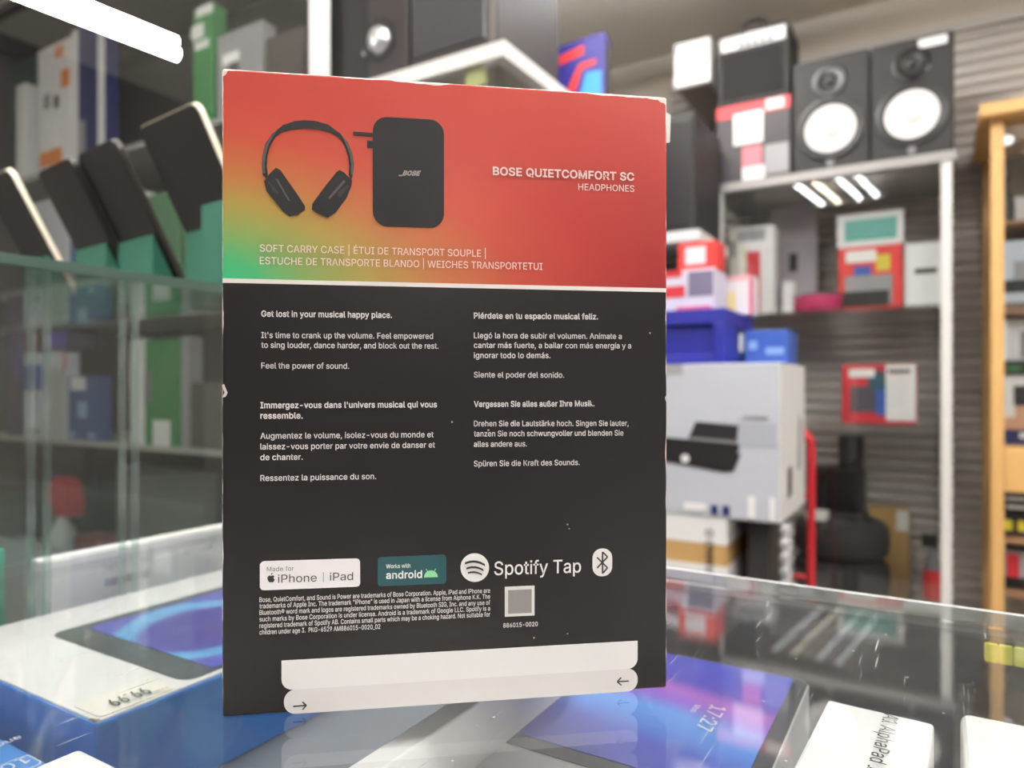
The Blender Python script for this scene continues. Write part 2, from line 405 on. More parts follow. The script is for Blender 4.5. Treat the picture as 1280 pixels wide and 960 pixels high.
o415;207,-8,174,-5,144,3,117,16,93,35,72,58,56,85,44,116,37,150,34,187,37,225,44,260,56,291,72,318,93,341,117,360,144,374,174,382,207,384,241,382,271,374,299,360,323,341,343,318,359,291,371,260,379,225,381,187,379,150,371,116,359,85,343,58,323,35,299,16,271,3,241,-5;207,46,231,49,252,55,270,66,285,80,298,97,314,139,319,187,314,236,298,278,285,296,270,310,252,321,231,328,207,330,184,328,163,321,145,310,130,296,108,258,98,212,96,187,102,139,108,117,118,97,130,80,145,66,163,55,184,49
p424;53,-143,53,379,112,379,112,319,118,319,137,346,171,373,207,383,259,382,287,374,313,361,335,342,354,320,370,293,381,261,388,227,390,189,388,151,381,116,370,84,355,57,336,34,313,16,288,3,260,-6,208,-7,189,-3,159,12,130,41,118,59,114,59,114,-143;220,47,242,49,262,55,279,66,294,80,306,97,316,117,323,139,328,189,323,239,307,281,295,298,280,311,262,322,243,328,220,330,198,328,178,322,161,312,147,299,134,282,118,241,113,189,114,162,125,115,135,95,147,78,162,65,179,55,198,49
q424;372,-143,311,-143,311,59,306,59,287,31,266,12,236,-3,217,-7,165,-6,137,3,111,16,89,34,70,57,55,84,43,116,36,151,34,189,36,227,43,261,55,293,70,320,89,342,112,361,137,374,165,382,218,383,253,373,287,346,307,319,313,319,313,379,372,379;205,47,226,49,246,55,263,65,278,78,290,95,306,138,312,189,306,241,300,263,278,299,263,312,246,322,227,328,205,330,182,328,162,322,130,298,118,281,108,261,98,215,96,189,102,139,118,97,130,80,145,66,162,55,182,49
r259;53,0,53,379,112,379,112,321,115,321,124,339,152,367,171,377,191,383,243,384,243,322,207,326,174,321,159,315,135,296,126,284,115,254,114,0
s365;157,-7,112,3,93,12,76,24,50,54,41,73,36,94,94,107,101,87,111,72,124,60,141,52,160,47,181,45,206,47,227,53,244,62,258,74,265,88,268,103,262,126,254,136,243,144,212,155,149,170,118,180,92,192,72,208,58,227,50,249,47,274,49,295,55,314,65,332,95,360,137,378,161,383,212,383,234,379,271,363,299,339,318,308,324,290,268,277,254,304,243,316,228,325,210,331,187,333,166,331,147,326,131,317,119,305,111,292,110,264,115,253,124,243,136,235,172,223,261,200,287,187,306,171,320,153,328,131,331,107,329,85,323,65,312,47,298,31,260,6,236,-2,210,-7
t227;204,379,204,327,6,327,6,379;65,471,126,471,127,83,130,70,136,61,144,55,156,51,202,54,213,2,168,-4,138,-1,113,7,92,21,77,41,68,64,65,93
u410;182,-5,135,2,115,11,97,23,82,39,69,59,60,82,54,109,53,379,114,379,114,144,116,117,124,94,137,75,154,61,175,53,200,50,218,51,249,62,263,71,283,97,295,132,296,379,357,379,357,0,298,0,298,92,307,92,294,60,277,35,257,17,234,5,209,-3
v389;163,0,17,379,84,379,187,87,206,21,184,21,224,155,305,379,371,379,226,0
w567;138,0,23,379,87,379,168,75,175,41,165,41,206,214,252,379,316,379,382,136,402,41,391,41,434,214,480,379,545,379,429,0,368,0,277,338,291,338,248,172,199,0
x379;21,0,171,218,171,171,29,379,100,379,207,206,175,206,233,306,282,379,352,379,209,169,209,214,358,0,287,0,173,182,205,182,148,85,91,0
y389;47,-139,61,-86,94,-90,113,-86,130,-74,145,-51,163,-1,17,379,84,379,187,87,206,21,184,21,224,155,305,379,371,379,196,-77,177,-107,153,-128,125,-141,57,-142
z380;42,0,42,46,254,320,254,323,48,323,48,379,333,379,333,331,126,60,126,56,339,56,339,0
|230;141,673,141,-164,88,-164,88,673
®463;231,118,179,125,131,145,91,177,74,196,48,240,40,264,33,317,35,344,48,394,74,438,110,474,154,500,179,509,231,516,284,509,309,500,353,474,389,438,415,394,428,344,430,317,423,264,415,240,389,196,353,160,332,145,284,125;231,166,284,175,307,187,328,202,347,220,362,241,373,265,380,290,382,317,380,344,373,369,362,393,347,414,328,432,307,447,284,458,258,465,231,467,205,465,180,458,156,447,135,432,116,414,101,393,90,369,83,344,81,317,83,290,90,265,101,241,116,220,135,202,156,187,180,175;273,226,228,312,273,312,319,226;161,226,161,409,261,408,288,397,302,383,310,363,310,338,302,316,287,300,259,288,185,287,185,319,245,319,262,333,267,350,266,360,257,372,239,378,203,378,203,226
É419;60,0,60,509,372,509,372,452,125,452,125,286,355,286,355,229,125,229,125,57,375,57,375,0;191,558,239,659,307,659,241,558
ß441;122,362,122,0,60,0,60,362,64,409,77,447,99,477,127,498,160,511,197,516,240,510,280,493,312,463,323,443,330,420,331,377,325,351,289,291,285,272,291,250,306,232,373,177,391,152,398,137,402,120,401,79,396,59,374,27,358,15,319,-1,269,-7,207,1,164,20,187,74,217,58,247,51,287,51,306,56,321,64,333,75,339,88,342,104,336,129,321,149,253,204,235,227,228,240,224,255,223,285,235,314,269,363,272,388,269,410,262,428,250,442,217,457,197,459,174,456,156,448,141,435,130,417,124,393
á389;160,-9,115,-3,76,15,60,29,38,63,32,84,30,108,36,146,43,161,64,184,92,200,125,211,257,231,271,240,276,257,272,285,260,307,240,322,212,330,178,330,149,322,118,301,104,283,100,274,41,291,51,313,64,331,95,358,133,375,173,383,208,384,255,375,286,360,300,350,322,320,330,301,335,278,337,251,337,0,277,0,277,52,272,52,252,25,229,8,199,-4;192,47,211,51,242,68,263,93,274,122,276,190,221,174,147,163,112,147,97,130,92,105,96,82,109,64,130,52,156,46;162,429,210,529,278,529,212,429
ä389;160,-9,115,-3,76,15,60,29,38,63,32,84,30,108,36,146,43,161,64,184,92,200,125,211,257,231,271,240,276,257,272,285,260,307,240,322,212,330,178,330,149,322,118,301,104,283,100,274,41,291,51,313,64,331,95,358,133,375,173,383,208,384,255,375,286,360,300,350,322,320,330,301,335,278,337,251,337,0,277,0,277,52,272,52,252,25,229,8,199,-4;192,47,211,51,242,68,263,93,274,122,276,190,221,174,147,163,112,147,97,130,92,105,96,82,109,64,130,52,156,46;251,444,241,448,226,463,222,472,222,494,233,512,251,522,272,522,290,512,300,494,300,472,290,455,272,444;107,444,97,448,82,463,78,472,78,494,89,512,107,522,128,522,146,512,156,494,158,483,152,463,138,448,128,444
é404;212,-8,177,-5,145,3,117,16,92,35,72,58,56,85,44,116,37,150,34,187,36,224,44,258,55,290,71,317,91,340,115,359,142,373,172,382,226,383,266,374,303,355,334,324,347,305,365,256,370,227,371,169,75,169,75,221,338,221,310,202,304,248,298,269,277,301,263,314,246,323,227,328,205,330,183,328,164,323,146,313,131,301,109,270,97,231,96,178,102,127,110,106,121,88,135,73,151,61,169,53,212,46,241,49,265,58,294,82,306,105,365,91,358,72,335,39,302,14,283,4,261,-3;177,429,225,529,293,529,227,429
í167;53,0,53,379,114,379,114,0;57,429,104,529,173,529,107,429
ó415;207,-8,174,-5,144,3,117,16,93,35,72,58,56,85,44,116,37,150,34,187,37,225,44,260,56,291,72,318,93,341,117,360,144,374,174,382,207,384,241,382,271,374,299,360,323,341,343,318,359,291,371,260,379,225,381,187,379,150,371,116,359,85,343,58,323,35,299,16,271,3,241,-5;207,46,231,49,252,55,270,66,285,80,298,97,314,139,319,187,314,236,298,278,285,296,270,310,252,321,231,328,207,330,184,328,163,321,145,310,130,296,108,258,98,212,96,187,102,139,108,117,118,97,130,80,145,66,163,55,184,49;181,429,228,529,297,529,231,429
ü410;182,-5,135,2,115,11,97,23,82,39,69,59,60,82,54,109,53,379,114,379,114,144,116,117,124,94,137,75,154,61,175,53,200,50,218,51,249,62,263,71,283,97,295,132,296,379,357,379,357,0,298,0,298,92,307,92,294,60,277,35,257,17,234,5,209,-3;266,444,248,455,238,472,236,483,242,503,248,512,266,522,287,522,305,512,316,494,316,472,305,455,297,448,287,444;123,444,104,455,94,472,94,494,104,512,123,522,144,522,162,512,172,494,172,472,162,455,144,444
"""


def load_glyphs():
    out = {}
    for ln in GLYPHS.strip("\n").split("\n"):
        c, rest = ln[0], ln[1:].split(";")
        rings = []
        for r in rest[1:]:
            if r:
                v = [int(q) for q in r.split(",")]
                rings.append([(v[i], v[i + 1]) for i in range(0, len(v), 2)])
        # outer rings run anticlockwise, holes clockwise
        fixed = []
        for k, r in enumerate(rings):
            px, py = r[0]
            depth = 0
            for m, o in enumerate(rings):
                if m == k:
                    continue
                ins = False
                for (x0, y0), (x1, y1) in zip(o, o[1:] + o[:1]):
                    if (y0 > py) != (y1 > py) and px < x0 + (py - y0) * (x1 - x0) / (y1 - y0):
                        ins = not ins
                depth += ins
            area = sum(x0 * y1 - x1 * y0 for (x0, y0), (x1, y1) in zip(r, r[1:] + r[:1]))
            if (area > 0) == bool(depth % 2):
                r = r[::-1]
            fixed.append(r)
        out[c] = (int(rest[0]), fixed)
    return out


FONT = load_glyphs()
CAP = max(y for r in FONT['H'][1] for x, y in r) / 1000.0


def grow(ring, o):
    """outline moved outward for heavier letters"""
    if not o:
        return ring
    n = len(ring)
    res = []
    for i in range(n):
        (x0, y0), (x1, y1), (x2, y2) = ring[i - 1], ring[i], ring[(i + 1) % n]
        a = Vector((y1 - y0, x0 - x1))
        b = Vector((y2 - y1, x1 - x2))
        if a.length < 1e-6 or b.length < 1e-6:
            res.append((x1, y1))
            continue
        a.normalize()
        b.normalize()
        m = a + b
        if m.length < 0.3:
            res.append((x1 + a.x * o, y1 + a.y * o))
            continue
        m.normalize()
        k = o / max(0.5, m.dot(a))
        res.append((x1 + m.x * k, y1 + m.y * k))
    return res


GLYPH_CACHE = {}


def glyph(c, bold):
    """verts and triangles of one letter, filled by the even-odd rule"""
    key = (c, bold)
    if key not in GLYPH_CACHE:
        rings = [grow(r, bold * 1000) for r in FONT[c][1]]
        pts, edges = [], []
        for r in rings:
            b, n = len(pts), len(r)
            pts += [Vector((p[0], p[1])) for p in r]
            edges += [(b + i, b + (i + 1) % n) for i in range(n)]
        vs, fs = [], []
        if pts:
            res = delaunay_2d_cdt(pts, edges, [], 0, 1e-3)
            vs = [(v.x, v.y) for v in res[0]]
            for f in res[2]:
                cx, cy = sum(vs[i][0] for i in f) / 3 + .0137, sum(vs[i][1] for i in f) / 3 + .0071
                ins = False
                for r in rings:
                    for (x0, y0), (x1, y1) in zip(r, r[1:] + r[:1]):
                        if (y0 > cy) != (y1 > cy) and cx < x0 + (cy - y0) * (x1 - x0) / (y1 - y0):
                            ins = not ins
                if ins:
                    fs.append(tuple(f))
        GLYPH_CACHE[key] = (vs, fs)
    return GLYPH_CACHE[key]


def text_mesh(body, bold=0.0, shear=0.0, spacing=0.0):
    """flat lettering: verts (em units, left end at 0) and triangles"""
    x = 0.0
    vs, fs = [], []
    for c in body:
        gv, gf = glyph(c, bold)
        b = len(vs)
        vs += [Vector((px + x + shear * py, py, 0)) for px, py in gv]
        fs += [tuple(b + i for i in t) for t in gf]
        x += FONT[c][0] + bold * 700 + spacing * 1000
    x0 = min(v.x for v in vs)
    return [Vector(((v.x - x0) / 1000, v.y / 1000, 0)) for v in vs], fs


def lettering(mb, body, place, width, bold=0.0, shear=0.0, yscale=1.0, spacing=0.0, cap=None):
    """adds lettering to a mesh; place(x, y) -> local 3-D point, x along the line, y up the letters"""
    vs, fs = text_mesh(body, bold, shear, spacing)
    k = width / max(v.x for v in vs)
    ky = cap / CAP if cap else k * yscale
    mb._add([place(v.x * k, v.y * ky) for v in vs], fs)


# ------------------------------------------------------------------ shared materials
M_white_metal = mat('white_metal', (225, 222, 218), 0.4, var=0.02)
M_alu = mat('aluminium', (150, 147, 144), 0.4, 0.2, var=0.03)
M_black = mat('black_plastic', (26, 24, 24), 0.45, var=0.1)
M_black_wood = mat('black_vinyl', (30, 27, 27), 0.6, var=0.12, scale=60)
M_dark = mat('dark_laminate', (58, 58, 58), 0.5, var=0.08)
M_white_card = mat('white_card', (232, 229, 228), 0.5, var=0.02)
M_white_gloss = mat('white_gloss_card', (236, 234, 233), 0.28, var=0.015)
M_grey_card = mat('grey_card', (150, 148, 150), 0.5)
M_paper = mat('white_paper', (240, 238, 234), 0.7, var=0.02)
M_red = mat('red_print', (190, 36, 48), 0.45)
M_red_bright = mat('red_bright_print', (214, 52, 50), 0.45)
M_pink = mat('pink_plastic', (205, 60, 112), 0.4)
M_blue_deep = mat('deep_blue_plastic', (32, 36, 140), 0.4)
M_blue = mat('blue_print', (50, 84, 168), 0.45)
M_navy = mat('navy_print', (36, 42, 96), 0.5)
M_teal = mat('teal_print', (92, 168, 156), 0.45)
M_green = mat('green_print', (60, 128, 74), 0.5)
M_yellow = mat('yellow_print', (214, 196, 60), 0.5)
M_orange = mat('orange_print', (226, 136, 66), 0.5)
M_brown_card = mat('brown_cardboard', (184, 146, 92), 0.75, var=0.06)
M_beech = mat('beech_wood', (218, 172, 108), 0.45, var=0.1, scale=14)
M_ink = mat('black_ink', (40, 38, 40), 0.6)
M_silver = mat('silver', (205, 205, 208), 0.25, 0.7)
M_rubber = mat('tyre_rubber', (48, 46, 46), 0.7, var=0.15, scale=90, bump=0.3)
M_cone = mat('white_cone_paper', (238, 234, 230), 0.6, var=0.02)
M_grey_plastic = mat('grey_plastic', (128, 126, 128), 0.5)
M_skin = mat('skin_tone_print', (206, 156, 126), 0.6)
G_counter = glass('counter_glass', (0.945, 0.955, 0.95, 1), dust=0.012, dust_scale=14, scratch=0.3)
G_case = glass('case_glass', (0.955, 0.97, 0.96, 1), dust=0.0015, dust_scale=9)
G_cab = glass('cabinet_glass', (0.955, 0.965, 0.96, 1), dust=0.002, dust_scale=5)

# ------------------------------------------------------------------ the shop's shell
XL, XR, YF, YB, ZC = -3.4, 3.2, -2.6, 3.1, 2.64
M_floor = mat('floor_vinyl', (200, 195, 190), 0.4, var=0.12, scale=4)
M_ceil = mat('ceiling_board', (246, 238, 226), 0.9, var=0.02)
M_wall = mat('wall_paint', (214, 204, 190), 0.85, var=0.03, scale=2)
M_stockwall = mat('dark_slat_wall', (92, 88, 84), 0.7, var=0.2, scale=3)
M_shutter = mat('shutter_slat', (196, 190, 184), 0.6, var=0.07, scale=3)
struct(MB().box(XL - .1, XR + .1, YF - .1, YB + .1, -0.1, 0).build('floor', M_floor))
struct(MB().box(XL - .1, XR + .1, YF - .1, YB + .1, ZC, ZC + 0.1).build('ceiling', M_ceil))
struct(MB().box(XL - .1, XL, YF, YB, 0, ZC).build('wall_left', M_stockwall))
struct(MB().box(XR, XR + .1, YF, YB, 0, ZC).build('wall_right', M_stockwall))
struct(MB().box(XL - .1, XR + .1, YF - .1, YF, 0, ZC).build('wall_front', M_stockwall))
struct(MB().box(XL - .1, XR + .1, YB, YB + .1, 0, ZC).build('wall_back', M_wall))
# corrugated grey cladding over the lower back wall
prof = []
z = 0.0
PITCH = 0.043
while z < 2.44:
    prof += [(YB - 0.003, z), (YB - 0.022, z + 0.008), (YB - 0.020, z + 0.018), (YB - 0.003, z + PITCH - 0.006)]
    z += PITCH
outline = prof + [(YB + 0.0, z), (YB + 0.0, 0.0)]
struct(MB().prism(outline, -1.02, XR, axis='x').build('trim_1', M_shutter))
struct(MB().box(-1.03, XR, YB - 0.024, YB, z - 0.002, z + 0.03).build('trim_2', M_shutter))

# ------------------------------------------------------------------ ceiling lights
M_tube = emit('lit_tube', (0.93, 0.975, 1.03, 1), TUBE_STRENGTH)
M_tube_warm = emit('lit_tube_warm', (1.0, 0.88, 0.68, 1), TUBE_STRENGTH * 0.8)
M_batten = emit('lit_batten_tube', (1.0, 0.98, 0.95, 1), BATTEN_STRENGTH)
M_tray = mat('light_tray_white', (225, 225, 222), 0.4, var=0.01)


def ceiling_light(x, y, label, rz=0.0):
    """open fitting: four tubes hung on two end bars under the ceiling"""
    t = thing('ceiling_light', label, 'light', (x, y, ZC), rz, group='four tube ceiling lights')
    for sy in (-.61, .61):
        MB().box(-.24, .24, sy - .012, sy + .012, -.105, -.075, .003).build('end_bar', M_white_metal, t)
        for sx in (-.2, .2):
            MB().tube((sx, sy, -.08), (sx, sy, 0), .006, seg=8).build('stem', M_white_metal, t)
    for i, dx in enumerate((-.19, -.075, .075, .19)):
        MB().tube((dx, -.6, -.09), (dx, .6, -.09), .014, seg=8).build('tube', M_tube_warm if i == 1 else M_tube, t, smooth=40)
    return t


for (x, y, rz) in ((-.63, -.05, .125), (-2.6, -1.9, 0), (1.55, -1.9, 0), (1.6, 1.1, 0), (-0.75, 1.7, 0), (.7, .6, 0)):  # first one is mirrored in the cabinet glass; the rest are added unseen for brightness
    ceiling_light(x, y, 'open ceiling light with four bare white tubes, added unseen but for the mirrored one', rz)

# twin tube batten hung over the tall glass case
BATP = pt(222, 62, 1.6)
t = thing('batten_light', 'bright twin tube batten light hanging over the standing tablets', 'light', BATP, math.radians(-5.6))
MB().box(-.022, .022, -1.25, -.30, .030, .056, .006).build('housing', M_alu, t)
for dx in (-.024, .024):
    MB().tube((dx, -1.23, 0), (dx, .012 - (.03 if dx > 0 else 0), 0), .0135, seg=14).build('tube', M_batten, t, smooth=40)
for y in (-1.215, -.34):
    MB().box(-.028, .028, y - .008, y + .008, .010, .03, .002).build('tube_holder', M_white_metal, t)
for y in (-1.05, -.35):
    MB().tube((0, y, .07), (0, y, ZC - BATP.z), .003, seg=6).build('hanging_cable', M_alu, t)

# ------------------------------------------------------------------ glass counter
CX0, CX1, CY0, CY1 = -.568, 1.35, -.16, .487
t = thing('glass_counter', 'low glass topped shop counter with boxed tablets laid under the glass', 'counter', (0, 0, 0))
MB().box(CX0, CX1, CY0, CY1 - .003, .992, 1.0).build('glass_top', G_counter, t)
M_edge = mat('glass_edge_light', (206, 210, 208), 0.3, var=0.03)  # pale colour stands in for the line of light along the glass edge
MB().box(CX0, CX1, CY1 - .003, CY1, .992, 1.0).build('edge_light_line', M_edge, t)
M_cshelf = mat('counter_shelf_grey', (112, 116, 122), 0.35, var=0.05)
MB().box(CX0, CX1, CY0, CY1 - .014, .895, .905).build('shelf', M_cshelf, t)
MB().box(CX0, CX1, CY1 - .014, CY1 - .002, .06, .990).build('front_panel', M_dark, t)
MB().box(CX0, CX1, CY0, CY0 + .012, .06, .990).build('rear_panel', M_dark, t)
MB().box(CX1 - .012, CX1, CY0 + .012, CY1 - .014, .06, .990).build('end_panel', M_dark, t)
MB().box(CX0 + .02, CX1 - .02, CY0 + .03, CY1 - .04, 0.0, .06).build('plinth', M_black, t)

# ------------------------------------------------------------------ taller glass case at the counter's end
KX0, KX1, KY0, KY1 = -1.75, -.570, -.16, .53
t = thing('glass_display_case', 'taller glass display case joined to the end of the counter', 'display case', (0, 0, 0))
M_gedge = mat('green_glass_edge', (66, 86, 76), 0.3, var=0.06)
MB().box(KX0, KX1 - .004, KY0, KY1, 1.2165, 1.2245).build('glass_top', G_case, t)
MB().box(KX1 - .004, KX1, KY0, KY1, 1.2165, 1.2245).build('green_edge', M_gedge, t)
MB().box(KX1 - .006, KX1, KY0, KY1 - .006, 1.0005, 1.2165).build('end_pane', G_case, t)
MB().box(KX0, KX1, KY1 - .006, KY1, .900, 1.2165).build('front_pane', G_case, t)
MB().box(KX0, KX1 - .006, KY0, KY1 - .006, .885, .900).build('shelf', mat('case_floor', (70, 78, 74), 0.5), t)
MB().box(KX0, KX1 - .004, KY0, KY1, 0, .885).build('body', M_dark, t)
M_fin = mat('clear_edge', (150, 158, 150), 0.3, var=0.03)
G_fin = glass('fin_glass', (0.8, 0.86, 0.83, 1), dust=0.10, dust_scale=20)
for y in (.265, .334, .4345):
    MB().box(-.584, -.578, y, y + .0035, .900, 1.2165).build('upright_strip', G_fin, t)
    MB().box(-.584, -.578, y + .011, y + .0145, .900, 1.2165).build('upright_strip', G_fin, t)

# ------------------------------------------------------------------ the headphone box
BL = pt(277, 486, .271)
BR = pt(834, 486, .298)
BW = (Vector((BR.x - BL.x, BR.y - BL.y))).length
BYAW = math.atan2(BR.y - BL.y, BR.x - BL.x)
BH, BD = .2502, .085
BZ = 1.0004


def face(px, py):
    """photo pixel on the box's front -> (along the front, up the front)"""
    k = (px - CX) / FPX
    lx, ld = (277 - CX) / FPX * .271, .271
    rx, rd = (834 - CX) / FPX * .298, .298
    s = (k * ld - lx) / ((rx - lx) - k * (rd - ld))
    d = ld + s * (rd - ld)
    return s * BW, CAMZ - (py - HY) / FPX * d - BZ


hb = thing('headphone_box', 'upright headphone box, red and green top band above a black lower face of white text', 'box', (BL.x, BL.y, BZ), BYAW)


def box_print():
    m = bpy.data.materials.new('headphone_box_print')
    m.use_nodes = True
    nt = m.node_tree
    N, L = nt.nodes.new, nt.links.new
    b = nt.nodes['Principled BSDF']
    b.inputs['Roughness'].default_value = 0.42
    b.inputs['Specular IOR Level'].default_value = 0.25
    tc = N('ShaderNodeTexCoord')
    sp = N('ShaderNodeSeparateXYZ')
    L(tc.outputs['Object'], sp.inputs[0])

    def math_(op, a, b_=None, c=None, clamp=False):
        n = N('ShaderNodeMath')
        n.operation = op
        n.use_clamp = clamp
        for i, v in enumerate((a, b_, c)):
            if v is None:
                continue
            if isinstance(v, (int, float)):
                n.inputs[i].default_value = v
            else:
                L(v, n.inputs[i])
        return n.outputs[0]

    vs = .1683
    u = math_('DIVIDE', sp.outputs[0], BW)
    v = math_('DIVIDE', math_('SUBTRACT', sp.outputs[2], vs), BH - vs)
    nz = N('ShaderNodeTexNoise')
    nz.inputs['Scale'].default_value = 9
    L(tc.outputs['Object'], nz.inputs['Vector'])
    # print gradient: green lower corner, through olive and orange, to red
    t1 = math_('MULTIPLY', math_('POWER', math_('MAXIMUM', u, 0), 0.85), 1.12)
    t2 = math_('MULTIPLY', math_('MAXIMUM', v, 0), 1.12)
    tt = math_('POWER', math_('ADD', math_('POWER', t1, 1.7), math_('POWER', t2, 1.7)), 0.588)
    rp = N('ShaderNodeValToRGB')
    L(tt, rp.inputs[0])
    cr = rp.color_ramp
    stops = [(0.0, (64, 186, 130)), (0.13, (80, 176, 116)), (0.26, (134, 162, 94)), (0.42, (170, 146, 76)), (0.58, (182, 110, 66)), (0.78, (188, 77, 60)), (1.0, (181, 65, 55))]
    while len(cr.elements) < len(stops):
        cr.elements.new(0.5)
    for e, (p, c) in zip(cr.elements, stops):
        e.position = p
        e.color = rgb(*c)
    # deeper red towards the lower far corner of the band
    deep = N('ShaderNodeMix')
    deep.data_type = 'RGBA'
    L(rp.outputs[0], deep.inputs['A'])
    deep.inputs['B'].default_value = rgb(150, 46, 48)
    dm = math_('MULTIPLY', math_('SUBTRACT', u, 0.55, clamp=True), math_('SUBTRACT', 1.15, v), clamp=True)
    L(math_('MULTIPLY', dm, 2.0, clamp=True), deep.inputs['Factor'])
    # black lower face
    blk = N('ShaderNodeMix')
    blk.data_type = 'RGBA'
    L(deep.outputs['Result'], blk.inputs['B'])
    blk.inputs['A'].default_value = rgb(39, 35, 35)
    L(math_('GREATER_THAN', sp.outputs[2], vs), blk.inputs['Factor'])
    # white line between
    wl = N('ShaderNodeMix')
    wl.data_type = 'RGBA'
    L(blk.outputs['Result'], wl.inputs['A'])
    wl.inputs['B'].default_value = rgb(236, 226, 222)
    L(math_('LESS_THAN', math_('ABSOLUTE', math_('SUBTRACT', sp.outputs[2], vs)), 0.00085), wl.inputs['Factor'])
    # worn pale card along the edges
    n2 = N('ShaderNodeTexNoise')
    n2.inputs['Scale'].default_value = 55
    n2.inputs['Detail'].default_value = 6
    L(tc.outputs['Object'], n2.inputs['Vector'])
    top = math_('SUBTRACT', BH, sp.outputs[2])
    side = math_('MINIMUM', sp.outputs[0], math_('SUBTRACT', BW, sp.outputs[0]))
    edge = math_('MINIMUM', math_('MULTIPLY', top, 1.0), math_('ADD', math_('MULTIPLY', side, 1.6), 0.0003))
    corner = math_('MULTIPLY', math_('ADD', top, side), 0.28)
    e2 = math_('MINIMUM', edge, corner)
    wear = math_('LESS_THAN', e2, math_('MULTIPLY', math_('SUBTRACT', n2.outputs['Fac'], 0.36), 0.0052))
    wr = N('ShaderNodeMix')
    wr.data_type = 'RGBA'
    L(wl.outputs['Result'], wr.inputs['A'])
    wr.inputs['B'].default_value = rgb(226, 206, 200)
    L(wear, wr.inputs['Factor'])
    # tiny white specks
    vo = N('ShaderNodeTexVoronoi')
    vo.inputs['Scale'].default_value = 130
    L(tc.outputs['Object'], vo.inputs['Vector'])
    n3 = N('ShaderNodeTexNoise')
    n3.inputs['Scale'].default_value = 25
    L(tc.outputs['Object'], n3.inputs['Vector'])
    sk = math_('MULTIPLY', math_('LESS_THAN', vo.outputs['Distance'], 0.05), math_('GREATER_THAN', n3.outputs['Fac'], 0.62))
    ws = N('ShaderNodeMix')
    ws.data_type = 'RGBA'
    L(wr.outputs['Result'], ws.inputs['A'])
    ws.inputs['B'].default_value = rgb(200, 180, 172)
    L(sk, ws.inputs['Factor'])
    L(ws.outputs['Result'], b.inputs['Base Color'])
    bp = N('ShaderNodeBump')
    bp.inputs['Strength'].default_value = 0.12
    bp.inputs['Distance'].default_value = 0.003
    L(nz.outputs['Fac'], bp.inputs['Height'])
    L(bp.outputs['Normal'], b.inputs['Normal'])
    return m


mb = MB().box(0, BW, 0, BD, 0, BH, .0012, 3)
mb.build('carton', box_print(), hb, smooth=30)
E = .00025          # printed layers lie this far proud of the card
M_tw = mat('white_print', (232, 226, 224), 0.5, var=0.01)
M_tpink = mat('pale_pink_print', (244, 214, 208), 0.5, var=0.01)


def fpoly(name, pxs, m, lift=1, parent=None):
    """printed patch on the front from photo points"""
    mb = MB()
    pts = [face(*p) for p in pxs]
    mb.prism(pts, -E * lift, -E * (lift - 1) * 0.999 + 0.00005, axis='y')
    return mb.build(name, m, parent or hb)


def fpts(name, pts, m, lift=1, parent=None):
    mb = MB()
    mb.prism(pts, -E * lift, -E * (lift - 1) * 0.999 + 0.00005, axis='y')
    return mb.build(name, m, parent or hb)


def fline(mb, body, x0, y0, x1, y1, bold=0.0, lift=1.15, shear=0.0, ys=1.0, spacing=0.0, cap=None):
    a = Vector(face(x0, y0))
    b = Vector(face(x1, y1))
    d = (b - a)
    ln = d.length
    d /= ln
    n = Vector((-d.y, d.x))
    lettering(mb, body, lambda x, y: (a.x + d.x * x + n.x * y, -E * lift, a.y + d.y * x + n.y * y), ln, bold, shear, ys, spacing, cap / 3143 if cap else None)


def fblock(name, lines, m, bold=0.0, lift=1.15, parent=None, **kw):
    mb = MB()
    for l in lines:
        fline(mb, *l, bold=bold, lift=lift, **kw)
    return mb.build(name, m, parent or hb)


fblock('product_title', [('BOSE QUIETCOMFORT SC', 616, 218.7, 792.6, 226)], M_tpink, bold=0.024, cap=10)
fblock('product_subtitle', [('HEADPHONES', 722.8, 237.7, 792.6, 240)], M_tpink, bold=0.004, cap=8.4)
fblock('case_caption', [('SOFT CARRY CASE | ÉTUI DE TRANSPORT SOUPLE |', 325, 314.6, 607, 321.2),
                        ('ESTUCHE DE TRANSPORTE BLANDO | WEICHES TRANSPORTETUI', 325, 330.2, 678, 337.4)], M_tpink, bold=0.003, cap=8.7)
fblock('english_heading', [('Get lost in your musical happy place.', 326.8, 395.8, 490, 397.4)], M_tw, bold=0.018, cap=7.2)
fblock('english_paragraph', [("It's time to crank up the volume. Feel empowered", 326.8, 422.5, 541.3, 423.6),
                             ('to sing louder, dance harder, and block out the rest.', 326.8, 434.8, 548, 435.9),
                             ('Feel the power of sound.', 326.8, 460.6, 436.5, 461)], M_tw, bold=0.007, cap=7.1)
fblock('french_heading', [("Immergez-vous dans l'univers musical qui vous", 325.6, 510.2, 546.2, 509), ('ressemble.', 325.6, 523.2, 378.5, 523)], M_tw, bold=0.018, cap=7.2)
fblock('french_paragraph', [('Augmentez le volume, isolez-vous du monde et', 325.6, 548.4, 541.9, 546.4),
                            ('laissez-vous porter par votre envie de danser et', 325.6, 561.8, 543.7, 559.4),
                            ('de chanter.', 325.6, 575.1, 378.5, 574.5),
                            ('Ressentez la puissance du son.', 325.6, 601.1, 470.3, 598.7)], M_tw, bold=0.007, cap=7.1)
fblock('spanish_heading', [('Piérdete en tu espacio musical feliz.', 592.3, 398.1, 747.3, 399.3)], M_tw, bold=0.018, cap=7.2)
